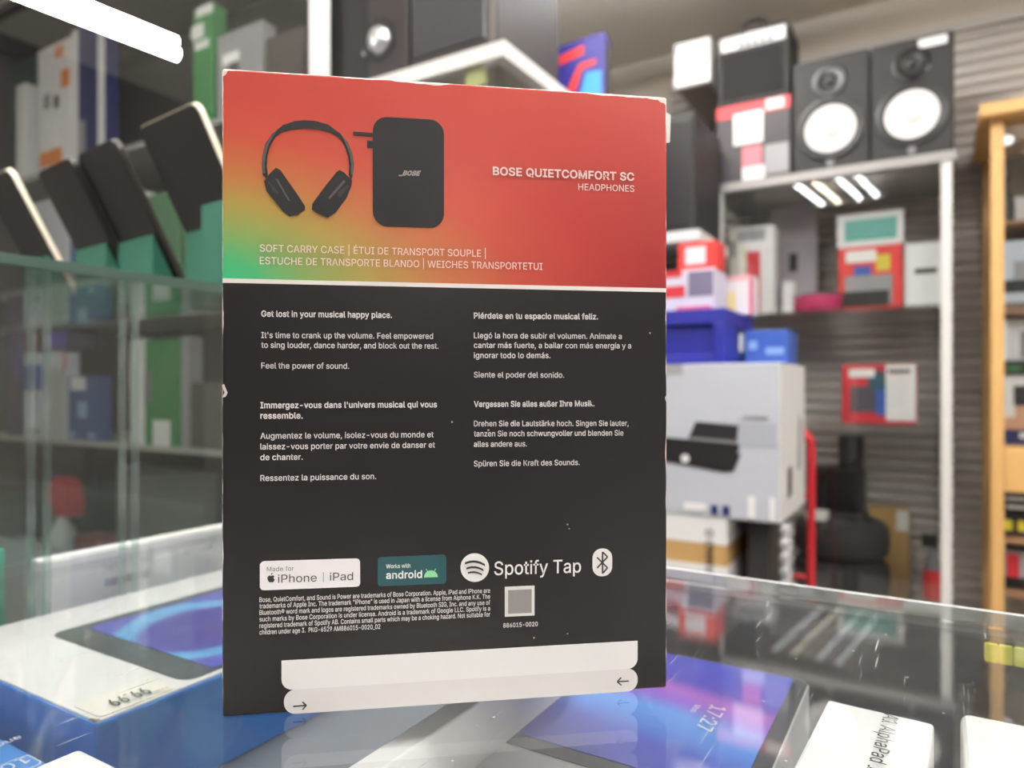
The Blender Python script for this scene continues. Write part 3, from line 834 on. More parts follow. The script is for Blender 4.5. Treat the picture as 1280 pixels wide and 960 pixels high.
fblock('spanish_paragraph', [('Llegó la hora de subir el volumen. Anímate a', 592.3, 422.8, 776.9, 423.7),
                             ('cantar más fuerte, a bailar con más energía y a', 592.3, 434.9, 788.7, 435.5),
                             ('ignorar todo lo demás.', 592.3, 447.6, 687.8, 447.6),
                             ('Siente el poder del sonido.', 592.3, 471.8, 705, 472.1)], M_tw, bold=0.007, cap=7.1)
fblock('german_heading', [('Vergessen Sie alles außer Ihre Musik.', 592.3, 508.6, 742.8, 507.7)], M_tw, bold=0.018, cap=7.2)
fblock('german_paragraph', [('Drehen Sie die Lautstärke hoch. Singen Sie lauter,', 592.3, 532.8, 785.4, 532.2),
                            ('tanzen Sie noch schwungvoller und blenden Sie', 592.3, 545.5, 779, 544.3),
                            ('alles andere aus.', 592.3, 558.5, 658.5, 557.9),
                            ('Spüren Sie die Kraft des Sounds.', 592.3, 582.9, 724.3, 581.1)], M_tw, bold=0.007, cap=7.1)
LEG = ['Bose, QuietComfort, and Sound is Power are trademarks of Bose Corporation. Apple, iPad and iPhone are',
       'trademarks of Apple Inc. The trademark "iPhone" is used in Japan with a license from Aiphone K.K. The',
       'Bluetooth® word mark and logos are registered trademarks owned by Bluetooth SIG, Inc. and any use of',
       'such marks by Bose Corporation is under license. Android is a trademark of Google LLC. Spotify is a',
       'registered trademark of Spotify AB. Contains small parts which may be a choking hazard. Not suitable for']
ly = [752.4, 760.3, 768.4, 776.7, 784.8]
ry = [740.6, 747.9, 755.5, 762.8, 770.2]
mb = MB()
for s_, a_, b_ in zip(LEG, ly, ry):
    fline(mb, s_, 324.5, a_, 612.5, b_, cap=5.7, bold=.004)
fline(mb, 'children under age 3.  PKG-6529 AM886015-0020_02', 324.5, 793.0, 475.4, 785.6, cap=5.7, bold=.004)
mb.build('small_print', M_tw, hb)
fblock('part_number', [('886015-0020', 629, 784.2, 672, 782.2)], M_tw, bold=0.004, cap=5.5)

# picture of the headphones
M_hp = mat('headphone_picture_black', (20, 18, 19), 0.5, var=0.2, scale=120)
M_hp2 = mat('headphone_picture_grey', (84, 76, 76), 0.5, var=0.1)


def q6(pts):
    return [(310 + x / 6.4, 130 + y / 6.4) for x, y in pts]


fpoly('printed_headband', q6([(118, 570), (112, 480), (118, 410), (140, 320), (190, 245), (280, 170), (380, 137), (450, 130), (540, 137), (640, 165), (735, 235), (800, 310), (835, 400), (848, 490), (840, 560), (825, 615),
                             (805, 570), (810, 500), (800, 420), (775, 340), (730, 270), (660, 228), (560, 203), (450, 196), (350, 205), (270, 225), (215, 270), (175, 340), (155, 420), (150, 500), (160, 560), (150, 600)]), M_hp)
fpoly('printed_headband_trim', q6([(122, 555), (116, 480), (122, 410), (145, 325), (192, 252), (225, 222), (212, 245), (165, 325), (142, 410), (134, 480), (138, 555)]), M_hp2, 2)
fpoly('printed_headband_trim', q6([(745, 245), (800, 318), (832, 400), (846, 490), (838, 580), (826, 560), (828, 490), (815, 405), (785, 325)]), M_hp2, 2)
fpoly('printed_ear_cup', q6([(225, 512), (260, 530), (400, 730), (458, 820), (455, 850), (420, 870), (400, 885), (330, 898), (280, 860), (200, 760), (150, 700), (130, 625), (150, 585), (190, 545)]), M_hp, 1.5)
fpoly('printed_ear_cup', q6([(735, 530), (710, 545), (610, 670), (515, 800), (512, 845), (545, 870), (580, 885), (640, 910), (700, 870), (790, 750), (830, 650), (832, 610), (770, 550)]), M_hp, 1.5)
fpoly('printed_cup_highlight', q6([(222, 600), (240, 606), (340, 780), (322, 775)]), M_hp2, 2)
fpoly('printed_cup_highlight', q6([(765, 612), (782, 622), (655, 765), (642, 752)]), M_hp2, 2)
fpoly('printed_cup_highlight', q6([(160, 625), (172, 625), (248, 712), (235, 722), (205, 705)]), mat('headphone_picture_mid', (48, 43, 43), 0.5), 2)
fpoly('printed_cup_highlight', q6([(800, 650), (812, 658), (740, 748), (715, 735), (722, 705)]), MATS['headphone_picture_mid'], 2)
# picture of the carry case
ca, cb = face(466, 282.5), face(555, 150.5)
fpts('printed_carry_case', rrect(ca[0], cb[0], ca[1], cb[1], .0058, 8), mat('case_picture_black', (22, 19, 20), 0.55, var=0.15, scale=200))
fpoly('printed_case_strap', [(441.5, 164.5), (467, 166.5), (467, 171), (441.5, 168.5)], M_hp)
fpoly('printed_case_strap', [(459, 176), (467, 176.5), (467, 185.5), (459, 185)], M_hp)
fblock('printed_case_emblem', [('_BOSE', 498, 219.3, 526.5, 219.6)], mat('emblem_grey', (150, 140, 138), 0.5), bold=0.05, lift=1.3, shear=0.4)

# badges
bt = fpoly('phone_badge', [face_p for face_p in [(325, 705), (328, 702), (331, 701.3), (445, 698), (448.5, 699), (450, 702), (450.2, 729), (449, 732), (446, 733.2), (331, 737.6), (327, 737), (325, 734)]], mat('badge_white', (236, 228, 230), 0.5, var=0.01))
fblock('badge_small_text', [('Made for', 333.8, 714, 367.5, 713)], M_hp2, lift=1.3, parent=bt, spacing=.02, cap=5.4)
fblock('badge_text', [('iPhone', 347.6, 728.2, 396, 726.6), ('iPad', 412.4, 725.6, 441.4, 724.8)], M_ink, lift=1.3, parent=bt, cap=9.8)
fpoly('badge_divider', [(403.9, 714.8), (404.7, 714.8), (404.7, 727.4), (403.9, 727.4)], M_grey_plastic, 1.4, bt)
apple = [(0, .62), (.1, .68), (.25, .7), (.38, .62), (.42, .56), (.34, .46), (.32, .32), (.38, .2), (.46, .12), (.38, -.06), (.26, -.2), (.16, -.22), (.02, -.18), (-.12, -.22), (-.24, -.18), (-.38, .02), (-.46, .28), (-.42, .5), (-.3, .66), (-.14, .68)]
fpoly('badge_fruit_emblem', [(339 + x * 10, 725.6 - y * 9.5) for x, y in apple], M_ink, 1.4, bt)
fpoly('badge_fruit_emblem', [(338.9, 718.6), (339.2, 716.9), (340.6, 715.8), (340.9, 715.9), (340.5, 717.6)], M_ink, 1.4, bt)
ba = fpoly('teal_badge', [(472.2, 699), (474, 697), (476.5, 696.3), (554, 693.2), (556.5, 694), (557.8, 696.5), (557.8, 726), (556.5, 728.5), (554, 729.6), (476.5, 732.6), (473.5, 732), (472.2, 729.5)], mat('badge_teal', (30, 76, 82), 0.5))
fblock('badge_small_text', [('Works with', 482.6, 710.2, 513, 709.2)], M_tw, bold=0.012, lift=1.3, parent=ba, cap=5)
fblock('badge_text', [('android', 482.6, 723.2, 527.6, 721.8)], M_tw, bold=0.018, lift=1.3, parent=ba, cap=9)
fpoly('badge_dome_emblem', [(530, 721.6)] + [(538.7 - 8.6 * math.cos(a), 721.3 - 8.6 * math.sin(a)) for a in [PI * i / 14 for i in range(15)]] + [(547.4, 721)], mat('badge_green', (140, 206, 150), 0.5), 1.4, ba)
fpoly('badge_dome_emblem', [(532.2, 711.2), (533, 710.8), (535.2, 714.2), (534.4, 714.6)], MATS['badge_green'], 1.4, ba)
fpoly('badge_dome_emblem', [(544.4, 710.5), (545.2, 710.9), (543, 714.2), (542.2, 713.8)], MATS['badge_green'], 1.4, ba)

# streaming logo: disc with three arcs, and its words
dsc = fpoly('sound_disc_emblem', [(593.4 + 17.8 * math.cos(2 * PI * i / 40), 709.4 + 17.8 * math.sin(2 * PI * i / 40)) for i in range(40)], M_tw)
for (yy, hw, sag, th) in ((702.6, 12.4, 3.4, 2.1), (709.2, 10.6, 2.8, 1.8), (715.0, 8.8, 2.2, 1.5)):
    up = [(593.6 + hw * (i / 6 - 1), yy - 0.35 * 0 - sag * (1 - (i / 6 - 1) ** 2) + 1.2 * (i / 6 - 1) * .9 + 1.2) for i in range(13)]
    dn = [(x, y + th * 1.25) for x, y in reversed(up)]
    fpoly('emblem_arc', up + dn, MATS['black_ink'], 2, dsc)
fblock('sound_service_name', [('Spotify Tap', 617.6, 718.6, 726, 715.2)], M_tw, bold=0.006, cap=17)
bo = fpts('radio_oval_emblem', (lambda a, b: rrect(a[0], b[0], a[1], b[1], (b[0] - a[0]) * .46, 9))(face(740.6, 720.6), face(765, 685.2)), M_tw)
mbx = MB()


def fstroke(mb, p, q, w, lift):
    a, b = Vector(face(*p)), Vector(face(*q))
    d = (b - a).normalized()
    n = Vector((-d.y, d.x)) * w / 2
    mb.prism([(a + n)[:], (b + n)[:], (b - n)[:], (a - n)[:]], -E * lift, -E * (lift - 1) * .99, axis='y')


rune = [(746, 696.5), (759.2, 709.5), (752.9, 716.6), (752.9, 689.6), (759.2, 696), (746, 709.9)]
for i in range(5):
    fstroke(mbx, rune[i], rune[i + 1], .00062, 1.6 + .02 * i)
mbx.build('rune_mark', M_ink, bo)
fpoly('blank_square_print', [(631, 733.6), (668, 732), (668, 769), (631, 770.8)], mat('square_print', (214, 210, 208), 0.5))
fpoly('blank_square_middle', [(635, 737.4), (664.3, 736.1), (664.3, 765.4), (635, 766.8)], mat('square_middle', (136, 131, 129), 0.5), 2)

# white seal strips near the foot
M_seal = mat('white_seal_film', (222, 218, 217), 0.35, var=0.02)
a0, a1 = face(352, 828.5), face(796.8, 798.3)
c0, c1 = face(352.5, 865.2), face(796.8, 832.8)
seal_up = fpts('seal_strip', rrect(a0[0], a1[0], (c0[1] + c1[1]) / 2, (a0[1] + a1[1]) / 2, .0042, 6, (1, 1, 0, 0)), M_seal)
d0, d1 = face(353, 893.6), face(797, 862.8)
zt, zb = (c0[1] + c1[1]) / 2 + .00005, (d0[1] + d1[1]) / 2
seal_lo = fpts('seal_strip', rrect(face(355, 880)[0], a1[0], zb, zt, (zt - zb) * .47, 8), mat('white_seal_film_grey', (212, 207, 205), 0.35, var=0.02))
mbx = MB()
fstroke(mbx, (366.5, 882.6), (383, 881.3), .0005, 1.6)
fstroke(mbx, (378.2, 877.0), (383, 881.3), .0005, 1.62)
fstroke(mbx, (378.4, 886.6), (383, 881.3), .0005, 1.64)
mbx.build('printed_arrow', M_ink, seal_lo)
mbx = MB()
fstroke(mbx, (771.2, 851.8), (785.8, 850.8), .0005, 1.6)
fstroke(mbx, (771.2, 851.8), (776, 846.6), .0005, 1.62)
fstroke(mbx, (771.2, 851.8), (776.4, 856.2), .0005, 1.64)
mbx.build('printed_arrow', M_ink, seal_lo)
# torn seal nicks at the two sides and a loose flap at the upper corner
M_nick = mat('torn_card', (206, 200, 196), 0.7, var=0.1)
fpoly('torn_nick', [(277.6, 482), (280, 480), (284.5, 491), (282, 496), (277.6, 497), (281, 491)], M_nick, 1.4)
fpoly('torn_nick', [(833.6, 493), (831, 497), (832, 501), (833.6, 503)], M_nick, 1.4)
mbx = MB()
mbx.prism([(BW - .0005, BH - .004), (BW + .0032, BH - .006), (BW + .0028, BH - .0175), (BW - .0005, BH - .018)], .004, .0052, axis='y')
mbx.build('loose_flap', M_paper, hb)


# ------------------------------------------------------------------ cartons and packs
def carton(name, label, cat, x0, x1, y0, y1, z0, z1, m, prints=(), rz=0.0, bev=.003, group=None, body='carton'):
    """a box standing at its place; prints: (name, face, u0, u1, v0, v1, material) in fractions of that face"""
    cx, cy = (x0 + x1) / 2, (y0 + y1) / 2
    t = thing(name, label, cat, (cx, cy, z0), rz, group)
    w, d, h = (x1 - x0) / 2, (y1 - y0) / 2, z1 - z0
    MB().box(-w, w, -d, d, 0, h, bev).build(body, m, t)
    e = .0012
    for k, (pn, fc, u0, u1, v0, v1, pm) in enumerate(prints):
        ee = e + .0002 * k
        b = MB()
        if fc == 'f':
            b.box(-w + 2 * w * u0, -w + 2 * w * u1, -d - ee, -d + .0004, h * v0, h * v1)
        elif fc == 'r':
            b.box(w - .0004, w + ee, -d + 2 * d * u0, -d + 2 * d * u1, h * v0, h * v1)
        elif fc == 't':
            b.box(-w + 2 * w * u0, -w + 2 * w * u1, -d + 2 * d * v0, -d + 2 * d * v1, h - .0004, h + ee)
        b.build(pn, pm, t)
    return t


def shelf_item(name, label, cat, px0, px1, yt, y, depth, z0, m, prints=(), yb=None, **kw):
    """stand a box on a shelf at height z0; the span and top are measured from the photo at plane y"""
    x0, da = on_y(px0, y)
    x1, db = on_y(px1, y)
    dd = (da + db) / 2
    return carton(name, label, cat, x0, x1, y, y + depth, z0, zat(yt, dd), m, prints, **kw)


def room_text(name, body, origin, width, right, up, m, parent, bold=0.0, lift=.0006, ys=1.0):
    """lettering laid on a surface; origin, right and up in the parent's own axes"""
    o, r, u = Vector(origin), Vector(right).normalized(), Vector(up).normalized()
    n = r.cross(u)
    mb = MB()
    lettering(mb, body, lambda x, y: o + r * x + u * y + n * lift, width, bold, 0, ys)
    return mb.build(name, m, parent)


# ---- boxes lying under the counter glass
def wave_screen(name, base, mid, light, scale, phase):
    m = bpy.data.materials.new(name)
    m.use_nodes = True
    nt = m.node_tree
    N, L = nt.nodes.new, nt.links.new
    b = nt.nodes['Principled BSDF']
    b.inputs['Roughness'].default_value = 0.3
    tc = N('ShaderNodeTexCoord')
    mp = N('ShaderNodeMapping')
    mp.inputs['Rotation'].default_value = (0, 0, phase)
    L(tc.outputs['Object'], mp.inputs[0])
    wv = N('ShaderNodeTexWave')
    wv.inputs['Scale'].default_value = scale
    wv.inputs['Distortion'].default_value = 3.5
    wv.inputs['Detail'].default_value = 1
    wv.inputs['Detail Scale'].default_value = 6
    L(mp.outputs[0], wv.inputs[0])
    rp = N('ShaderNodeValToRGB')
    L(wv.outputs['Fac'], rp.inputs[0])
    cr = rp.color_ramp
    cr.elements[0].position = 0.0
    cr.elements[0].color = rgb(*base)
    cr.elements[1].position = 1.0
    cr.elements[1].color = rgb(*light)
    e = cr.elements.new(0.55)
    e.color = rgb(*mid)
    L(rp.outputs[0], b.inputs['Base Color'])
    return m


def arc_screen(name, base, stops, centre, scale):
    """a printed wallpaper of soft curved colour bands round a centre"""
    m = bpy.data.materials.new(name)
    m.use_nodes = True
    nt = m.node_tree
    N, L = nt.nodes.new, nt.links.new
    b = nt.nodes['Principled BSDF']
    b.inputs['Roughness'].default_value = 0.3
    tc = N('ShaderNodeTexCoord')
    mp = N('ShaderNodeMapping')
    mp.inputs['Location'].default_value = (-centre[0] * scale[0], -centre[1] * scale[1], 0)
    mp.inputs['Scale'].default_value = (scale[0], scale[1], 0)
    L(tc.outputs['Object'], mp.inputs[0])
    nz = N('ShaderNodeTexNoise')
    nz.inputs['Scale'].default_value = 12
    nz.inputs['Detail'].default_value = 0
    L(tc.outputs['Object'], nz.inputs[0])
    ln = N('ShaderNodeVectorMath')
    ln.operation = 'LENGTH'
    L(mp.outputs[0], ln.inputs[0])
    ad = N('ShaderNodeMath')
    ad.operation = 'MULTIPLY_ADD'
    ad.inputs[1].default_value = 0.25
    L(nz.outputs['Fac'], ad.inputs[0])
    L(ln.outputs['Value'], ad.inputs[2])
    sb = N('ShaderNodeMath')
    sb.operation = 'SUBTRACT'
    sb.inputs[1].default_value = 0.125
    L(ad.outputs[0], sb.inputs[0])
    rp = N('ShaderNodeValToRGB')
    L(sb.outputs[0], rp.inputs[0])
    cr = rp.color_ramp
    while len(cr.elements) < len(stops):
        cr.elements.new(0.5)
    for e, (p, c) in zip(cr.elements, stops):
        e.position = p
        e.color = rgb(*c)
    L(rp.outputs[0], b.inputs['Base Color'])
    return m


ZS = .9052
# big tablet box with blue sides
M_bside = mat('bright_blue_side', (8, 104, 190), 0.4, var=0.05)
t = thing('tablet_box', 'white topped tablet box with blue sides, price label at its near corner, under the glass', 'box', (-.359, .194, ZS))
MB().box(-.206, 0, 0, .276, 0, .054, .0015).build('carton', M_bside, t)
MB().box(-.2045, -.0015, .0015, .2745, .0535, .0550, .0006).build('top_sheet', M_white_card, t)
zt = .0552


def lay(name, outline, m, z, parent, th=.0004):
    return MB().prism(outline, z, z + th).build(name, m, parent)


def loc(px, py, drop, root):
    """where a photo point lies on a level surface `drop` below the camera, in a thing's own axes"""
    d = drop * FPX / (py - HY)
    p = pt(px, py, d) - root.location
    p.rotate(Euler((0, 0, -root.rotation_euler.z)))
    return (p.x, p.y)


DROP = CAMZ - (ZS + .0552)
q = [loc(*p, DROP, t) for p in ((75, 789), (167, 853), (210, 857), (277, 843))]
# printed tablet: black slab with rounded corners and its blue wallpaper
p_near = loc(219, 858, DROP, t)
p_left = loc(74, 790, DROP, t)
tx1, tx0 = p_near[0], p_left[0]
ty0 = (p_near[1] + p_left[1]) / 2
slab = lay('printed_tablet', rrect(tx0, tx1, ty0, .272, .009, 5), mat('slab_grey_black', (70, 76, 76), 0.35, var=0.05), zt, t)
scr = arc_screen('blue_wallpaper', None, [(0.0, (58, 46, 132)), (.38, (66, 54, 150)), (.45, (84, 150, 208)), (.52, (92, 168, 216)), (.58, (72, 76, 172)), (.85, (72, 78, 176)), (1.0, (84, 130, 190))], (-.074, .118), (9, 9))
lay('printed_screen', rrect(tx0 + .011, tx1 - .003, ty0 + .020, .266, .003, 3), scr, zt + .0005, slab)
lb = thing('price_label', 'white price label on the corner of the blue sided tablet box', 'label', (-.359, .194, ZS + .0550))
lay('card', rrect(-.030, -.003, .004, .046, .004, 4), mat('cream_paper', (240, 232, 222), 0.6, var=0.02), 0.0002, lb, .0004)
a = loc(182, 864, DROP, t)
b = loc(136, 882, DROP, t)
room_text('price_digits', '99.99', (a[0] - .0035, a[1], .0008), (Vector(a) - Vector(b)).length, (0, -1, 0), (1, 0, 0), M_ink, lb, bold=0.012, ys=1.9)
room_text('label_small_text', 'TABLET 10.1', (-.0075, .043, .0008), .024, (0, -1, 0), (1, 0, 0), M_grey_plastic, lb)
tp = lay('corner_tear', [(-.007, .0005), (-.001, .0005), (-.001, .003), (-.003, .002), (-.005, .0017)], mat('torn_brown', (120, 100, 76), 0.8), zt, t)

# blue box with a size badge
t = thing('blue_tablet_box', 'bright blue box with a 10.1 size badge, beside the blue sided tablet box', 'box', (-.31, .185, ZS))
MB().box(-.25, 0, -.175, -.002, 0, .034, .0015).build('carton', mat('bright_blue_top', (32, 122, 200), 0.35, var=0.05), t)
DR2 = CAMZ - (ZS + .034)
p = loc(52, 955, DR2, t)
room_text('size_text', '10.1', (p[0] - .013, p[1] - .002, .0345), .021, (0, -1, 0), (1, 0, 0), M_tw, t, bold=0.0)
MB().prism(rrect(p[0] - .016, p[0] + .0, p[1] - .026, p[1] + .001, .003), .0340, .0343).build('badge_outline', M_tw, t)
MB().prism(rrect(p[0] - .0153, p[0] - .0007, p[1] - .0253, p[1] + .0003, .0026), .0340, .0344).build('badge_field', MATS['bright_blue_top'], t)
p = loc(24, 922, DR2, t)
room_text('line_text', 'android', (p[0], p[1], .0345), .024, (0, -1, 0), (1, 0, 0), M_tw, t, bold=0.01)

# white box corner
t = thing('white_box', 'plain white box corner pushed against the blue sided tablet box', 'box', (-.293, .152, ZS))
MB().box(.0, .10, -.2, 0, 0, .0785, .002).build('carton', M_white_gloss, t)
lay('printed_ring', [(.03 + .018 * math.cos(2 * PI * i / 24), -.035 + .018 * math.sin(2 * PI * i / 24)) for i in range(24)], M_grey_card, .0786, t, .0003)

# white tray box with the purple tablet
t = thing('tray_box', 'open white tray box showing a tablet with a purple wallpaper and clock', 'box', (-.19, .20, ZS))
zt = .0502
DR3 = CAMZ - (ZS + zt)
pA = loc(617, 918, DR3, t)
pB = loc(1014, 874, DR3, t)
pC = loc(925, 960, DR3, t)
x0, y0 = pA
x1 = (pB[0] + pC[0]) / 2
y1 = y0 + .150
MB().box(.0, x1 + .0045, -.30, .24, 0, .050, .001).build('tray', M_white_gloss, t)
MB().box(.0, .012, -.30, .24, .050, .079, .001).build('rim', M_white_gloss, t)
slab = lay('printed_tablet', rrect(x0, x1 + .004, y0 - .004, y1, .008, 5), mat('slab_grey', (62, 64, 68), 0.35, var=0.05), zt, t)
scr = arc_screen('purple_wallpaper', None, [(0.0, (72, 88, 190)), (.25, (62, 66, 170)), (.42, (66, 56, 160)), (.52, (152, 86, 176)), (.62, (126, 84, 188)), (.72, (80, 140, 212)), (.86, (74, 120, 204)), (1.0, (62, 70, 170))], (x0 + .10, y0 + .155), (5.5, 7.5))
lay('printed_screen', rrect(x0 + .010, x1 - .004, y0 + .006, y1 - .004, .003, 3), scr, zt + .0005, slab)
p = loc(908, 889, DR3, t)
room_text('printed_clock', '17:27', (p[0] - .008, p[1], zt + .0010), .030, (0, -1, 0), (1, 0, 0), M_tw, t, bold=0.0)
p = loc(866, 888, DR3, t)
room_text('printed_small_text', 'Mon', (p[0], p[1] + .004, zt + .0010), .009, (0, -1, 0), (1, 0, 0), M_tw, t)

# two white boxes nearer the far end
DR4 = CAMZ - (ZS + .075)
c1 = pt(1035, 874, DR4 * FPX / (874 - HY))
c2 = pt(1168, 905, DR4 * FPX / (905 - HY))
t = thing('white_tablet_box', 'white box printed with a black product name running down its edge', 'box', (c1.x, c1.y, ZS), math.radians(-3))
wx = c2.x - c1.x
MB().box(0, wx, -.12, 0, 0, .075, .0015).build('carton', M_white_gloss, t)
p = loc(1118, 897, DR4, t)
p2 = loc(1058, 966, DR4, t)
room_text('product_text', 'A1 AlphaPad 10', (p[0] - .004, p[1], .0754), p[1] - p2[1], (0, -1, 0), (1, 0, 0), M_ink, t, bold=0.004)
c3 = pt(1200, 888, DR4 * FPX / (888 - HY))
t = thing('white_carton', 'plain white box with no print beside the printed white box', 'box', (c3.x, c3.y, ZS))
MB().box(0, .16, -.24, 0, 0, .075, .004, 3).build('carton', M_white_gloss, t)
# yellow tags on the inside of the counter front
for k, px in enumerate((1239, 1257, 1276)):
    xx, dd = on_y(px, .4725)
    o = MB().prism(rrect(xx - .0032, xx + .0032, .9758, .9858, .001, 3), .4700, .4725, axis='y').build('yellow_tag', mat('yellow_tag', (226, 226, 70), 0.5), None)
    tag(o, 'small yellow price tag in a row inside the counter front', 'tag', 'yellow price tags')

# ---- white box on the tall case's floor
t = thing('flat_white_box', 'flat white box with grey small print inside the tall glass case', 'box', (-.605, .2875, .9005))
MB().box(-.022, 0, 0, .215, 0, .089, .0015).build('carton', M_white_card, t)
room_text('small_print', 'Tablet 10 inch', (.0, .045, .072), .045, (0, 1, 0), (0, 0, 1), M_grey_plastic, t)
for k in range(18):
    w = random.choice((.0006, .001, .0014))
    y = .048 + k * .0022
    MB().box(-.0002, .0006, y, y + w, .058, .0645).build('bar_code_line', M_grey_plastic, t)
room_text('side_print', 'WiFi 4GB', (.0, .12, .070), .03, (0, 1, 0), (0, 0, 1), M_grey_card, t)
carton('teal_block', 'small teal block on the floor of the tall glass case', 'block', -.665, -.622, .235, .268, .9005, 1.003, mat('teal_plastic', (70, 150, 122), 0.4))

# ------------------------------------------------------------------ tablets leaning on green wedge stands on the tall case
M_wedge = mat('green_acrylic', (60, 112, 94), 0.25, var=0.05, scale=8)
M_tabback = mat('tablet_back', (40, 37, 35), 0.5, var=0.12, scale=20)
ZT = 1.2248
LEAN = math.radians(27)


def wedge(x, y, label, rz, w=.118, h=.094):
    """triangular block; its slanted back carries the tablet"""
    d = h * math.tan(LEAN)
    t = thing('wedge_stand', label, 'stand', (x, y, ZT), rz, 'green wedge stands')
    MB().prism([(0, 0), (-d, h), (-d, 0)], -w, 0, axis='x').build('block', M_wedge, t)
    return t


def tablet(px, py, d, rz, label, w, h, rim, th=.009, name='tablet'):
    """measured by its upper corner; leans towards the camera"""
    c = pt(px, py, d)
    hh = (c.z - ZT - .001) / math.cos(LEAN)
    R = Matrix.Rotation(rz, 4, 'Z')
    back = R @ Vector((0, math.sin(LEAN) * hh, 0))
    base = Vector((c.x + back.x, c.y + back.y, ZT + .001 + th * math.sin(LEAN)))
    t = thing(name, label, 'tablet', base, rz)
    t.rotation_euler = (LEAN, 0, rz)
    b = MB()
    b.prism(rrect(-w, 0, 0, hh, .012, 5), 0.0012, th - .0012, axis='y')
    b.build('rim', rim, t)
    MB().prism(rrect(-w + .0015, -.0015, .0015, hh - .0015, .011, 5), 0.0, .0013, axis='y').build('back_cover', M_tabback, t)
    MB().prism(rrect(-w + .0015, -.0015, .0015, hh - .0015, .011, 5), th - .0013, th, axis='y').build('screen', M_black, t)
    return t, base


RZT = math.radians(-6)
M_rim_gold = mat('rim_champagne', (232, 218, 196), 0.35, 0.2)
M_rim_dark = mat('rim_dark', (62, 58, 56), 0.35, 0.3)
TABS = [(243, 131, .75, .128, M_rim_gold, 'tallest leaning tablet with a pale rim, nearest the headphone box'),
        (141, 177, .83, .105, M_rim_dark, 'leaning dark tablet standing behind the tallest one with the pale rim'),
        (86, 201, .882, .105, M_rim_dark, 'leaning dark tablet, third from the headphone box'),
        (9, 214, .962, .105, M_rim_gold, 'leaning tablet with a pale rim, furthest from the headphone box')]
WLAB = ['green wedge block propping the tallest leaning tablet', 'green wedge block propping the dark tablet next to the tallest one',
        'green wedge block propping the third leaning tablet from the headphone box', 'green wedge block propping the leaning tablet furthest from the headphone box']
for (px, py, d, w, rim, lab), wl in zip(TABS, WLAB):
    tb, base = tablet(px, py, d, RZT, lab, w, .2, rim)
    off = Matrix.Rotation(RZT, 4, 'Z') @ Vector((-.004, -.0015, 0))
    wedge(base.x + off.x, base.y + off.y, wl, RZT, w=w * .9)
wedge(tbx := pt(284, 340, .75).x + .03, pt(284, 340, .75).y + .05, 'empty green wedge block on the glass case, nearest the headphone box', RZT, w=.075, h=.105)

# ------------------------------------------------------------------ glass cabinet by the back wall, its wares and what stands on it
RX0, RX1, RY0, RY1, RZ = -.696, .046, 2.594, 3.06, 1.872
t = thing('display_cabinet', 'white framed glass display cabinet in front of the grey slatted wall', 'cabinet', (0, 0, 0))
PW = .03
for (x, y) in ((RX0, RY0), (RX1 - PW, RY0), (RX0, RY1 - PW), (RX1 - PW, RY1 - PW)):
    MB().box(x, x + PW, y, y + PW, .30, RZ - .03, .002).build('post', M_white_metal, t)
MB().box(RX0 - .01, RX1 + .012, RY0 - .006, RY0 + .03, RZ - .03, RZ).build('front_rail', M_alu, t)
MB().box(RX0 - .01, RX1 + .012, RY0 + .03, RY1, RZ - .028, RZ - .002).build('top_panel', mat('top_board', (84, 76, 70), 0.5), t)
MB().box(RX0, RX1, RY0, RY1, 0, .30).build('base', M_dark, t)
MB().box(RX0 + PW, RX1 - PW, RY0 + .012, RY0 + .018, .30, RZ - .03).build('glass_door', G_cab, t)
MB().box(RX1 - .02, RX1 - .014, RY0 + PW, RY1 - PW, .30, RZ - .03).build('glass_side', G_cab, t)
MB().box(RX0 + .014, RX0 + .02, RY0 + PW, RY1 - PW, .30, RZ - .03).build('glass_side', G_cab, t)
SH = (1.40, 1.008)
for z in SH:
    MB().box(RX0 + .022, RX1 - .022, RY0 + .04, RY1 - .01, z - .008, z).build('glass_shelf', G_cab, t)


def speaker(x0, x1, y0, z0, h, label, sticker=False):
    w = x1 - x0
    t = thing('studio_monitor', label, 'speaker', ((x0 + x1) / 2, y0, z0), 0, 'studio monitors')
    MB().box(-w / 2, w / 2, .0, .33, 0, h, .006, 3).build('cabinet', M_black_wood, t)
    zc, rc = h * .36, w * .335
    MB().lathe([(rc * 1.32, .002), (rc * 1.32, -.006), (rc * 1.2, -.009), (rc * 1.1, -.006), (rc * 1.1, .002)], (0, 0, zc), (0, 1, 0), 48).build('woofer_ring', mat('speaker_ring', (34, 31, 31), 0.35), t, smooth=50)
    MB().lathe([(rc * 1.12, -.003), (rc * 1.07, -.009), (rc, -.004)], (0, 0, zc), (0, 1, 0), 48).build('woofer_surround', M_rubber, t, smooth=60)
    MB().lathe([(rc, -.004), (rc * .75, -.002), (rc * .42, -.001), (rc * .38, -.0025), (rc * .3, -.008), (rc * .16, -.012), (0, -.013)], (0, 0, zc), (0, 1, 0), 48).build('woofer_cone', M_cone, t, smooth=60)
    zt_, rt = h * .78, w * .2
    MB().lathe([(rt * 1.15, .002), (rt * 1.15, -.004), (rt, -.006), (rt * .55, .0005), (rt * .3, .001), (rt * .3, -.002), (rt * .18, -.006), (0, -.007)], (0, 0, zt_), (0, 1, 0), 40).build('tweeter_horn', mat('gloss_black', (14, 13, 13), 0.22), t, smooth=50)
    MB().lathe([(0, -.003), (.012, -.003), (.012, .001)], (0, 0, h * .06), (0, 1, 0), 20).build('round_badge', M_grey_plastic, t)
    if sticker:
        MB().prism(rrect(w * .08, w * .42, h * .90, h * .97, .004), -.0012, .0004, axis='y').build('white_sticker', M_paper, t)
    return t


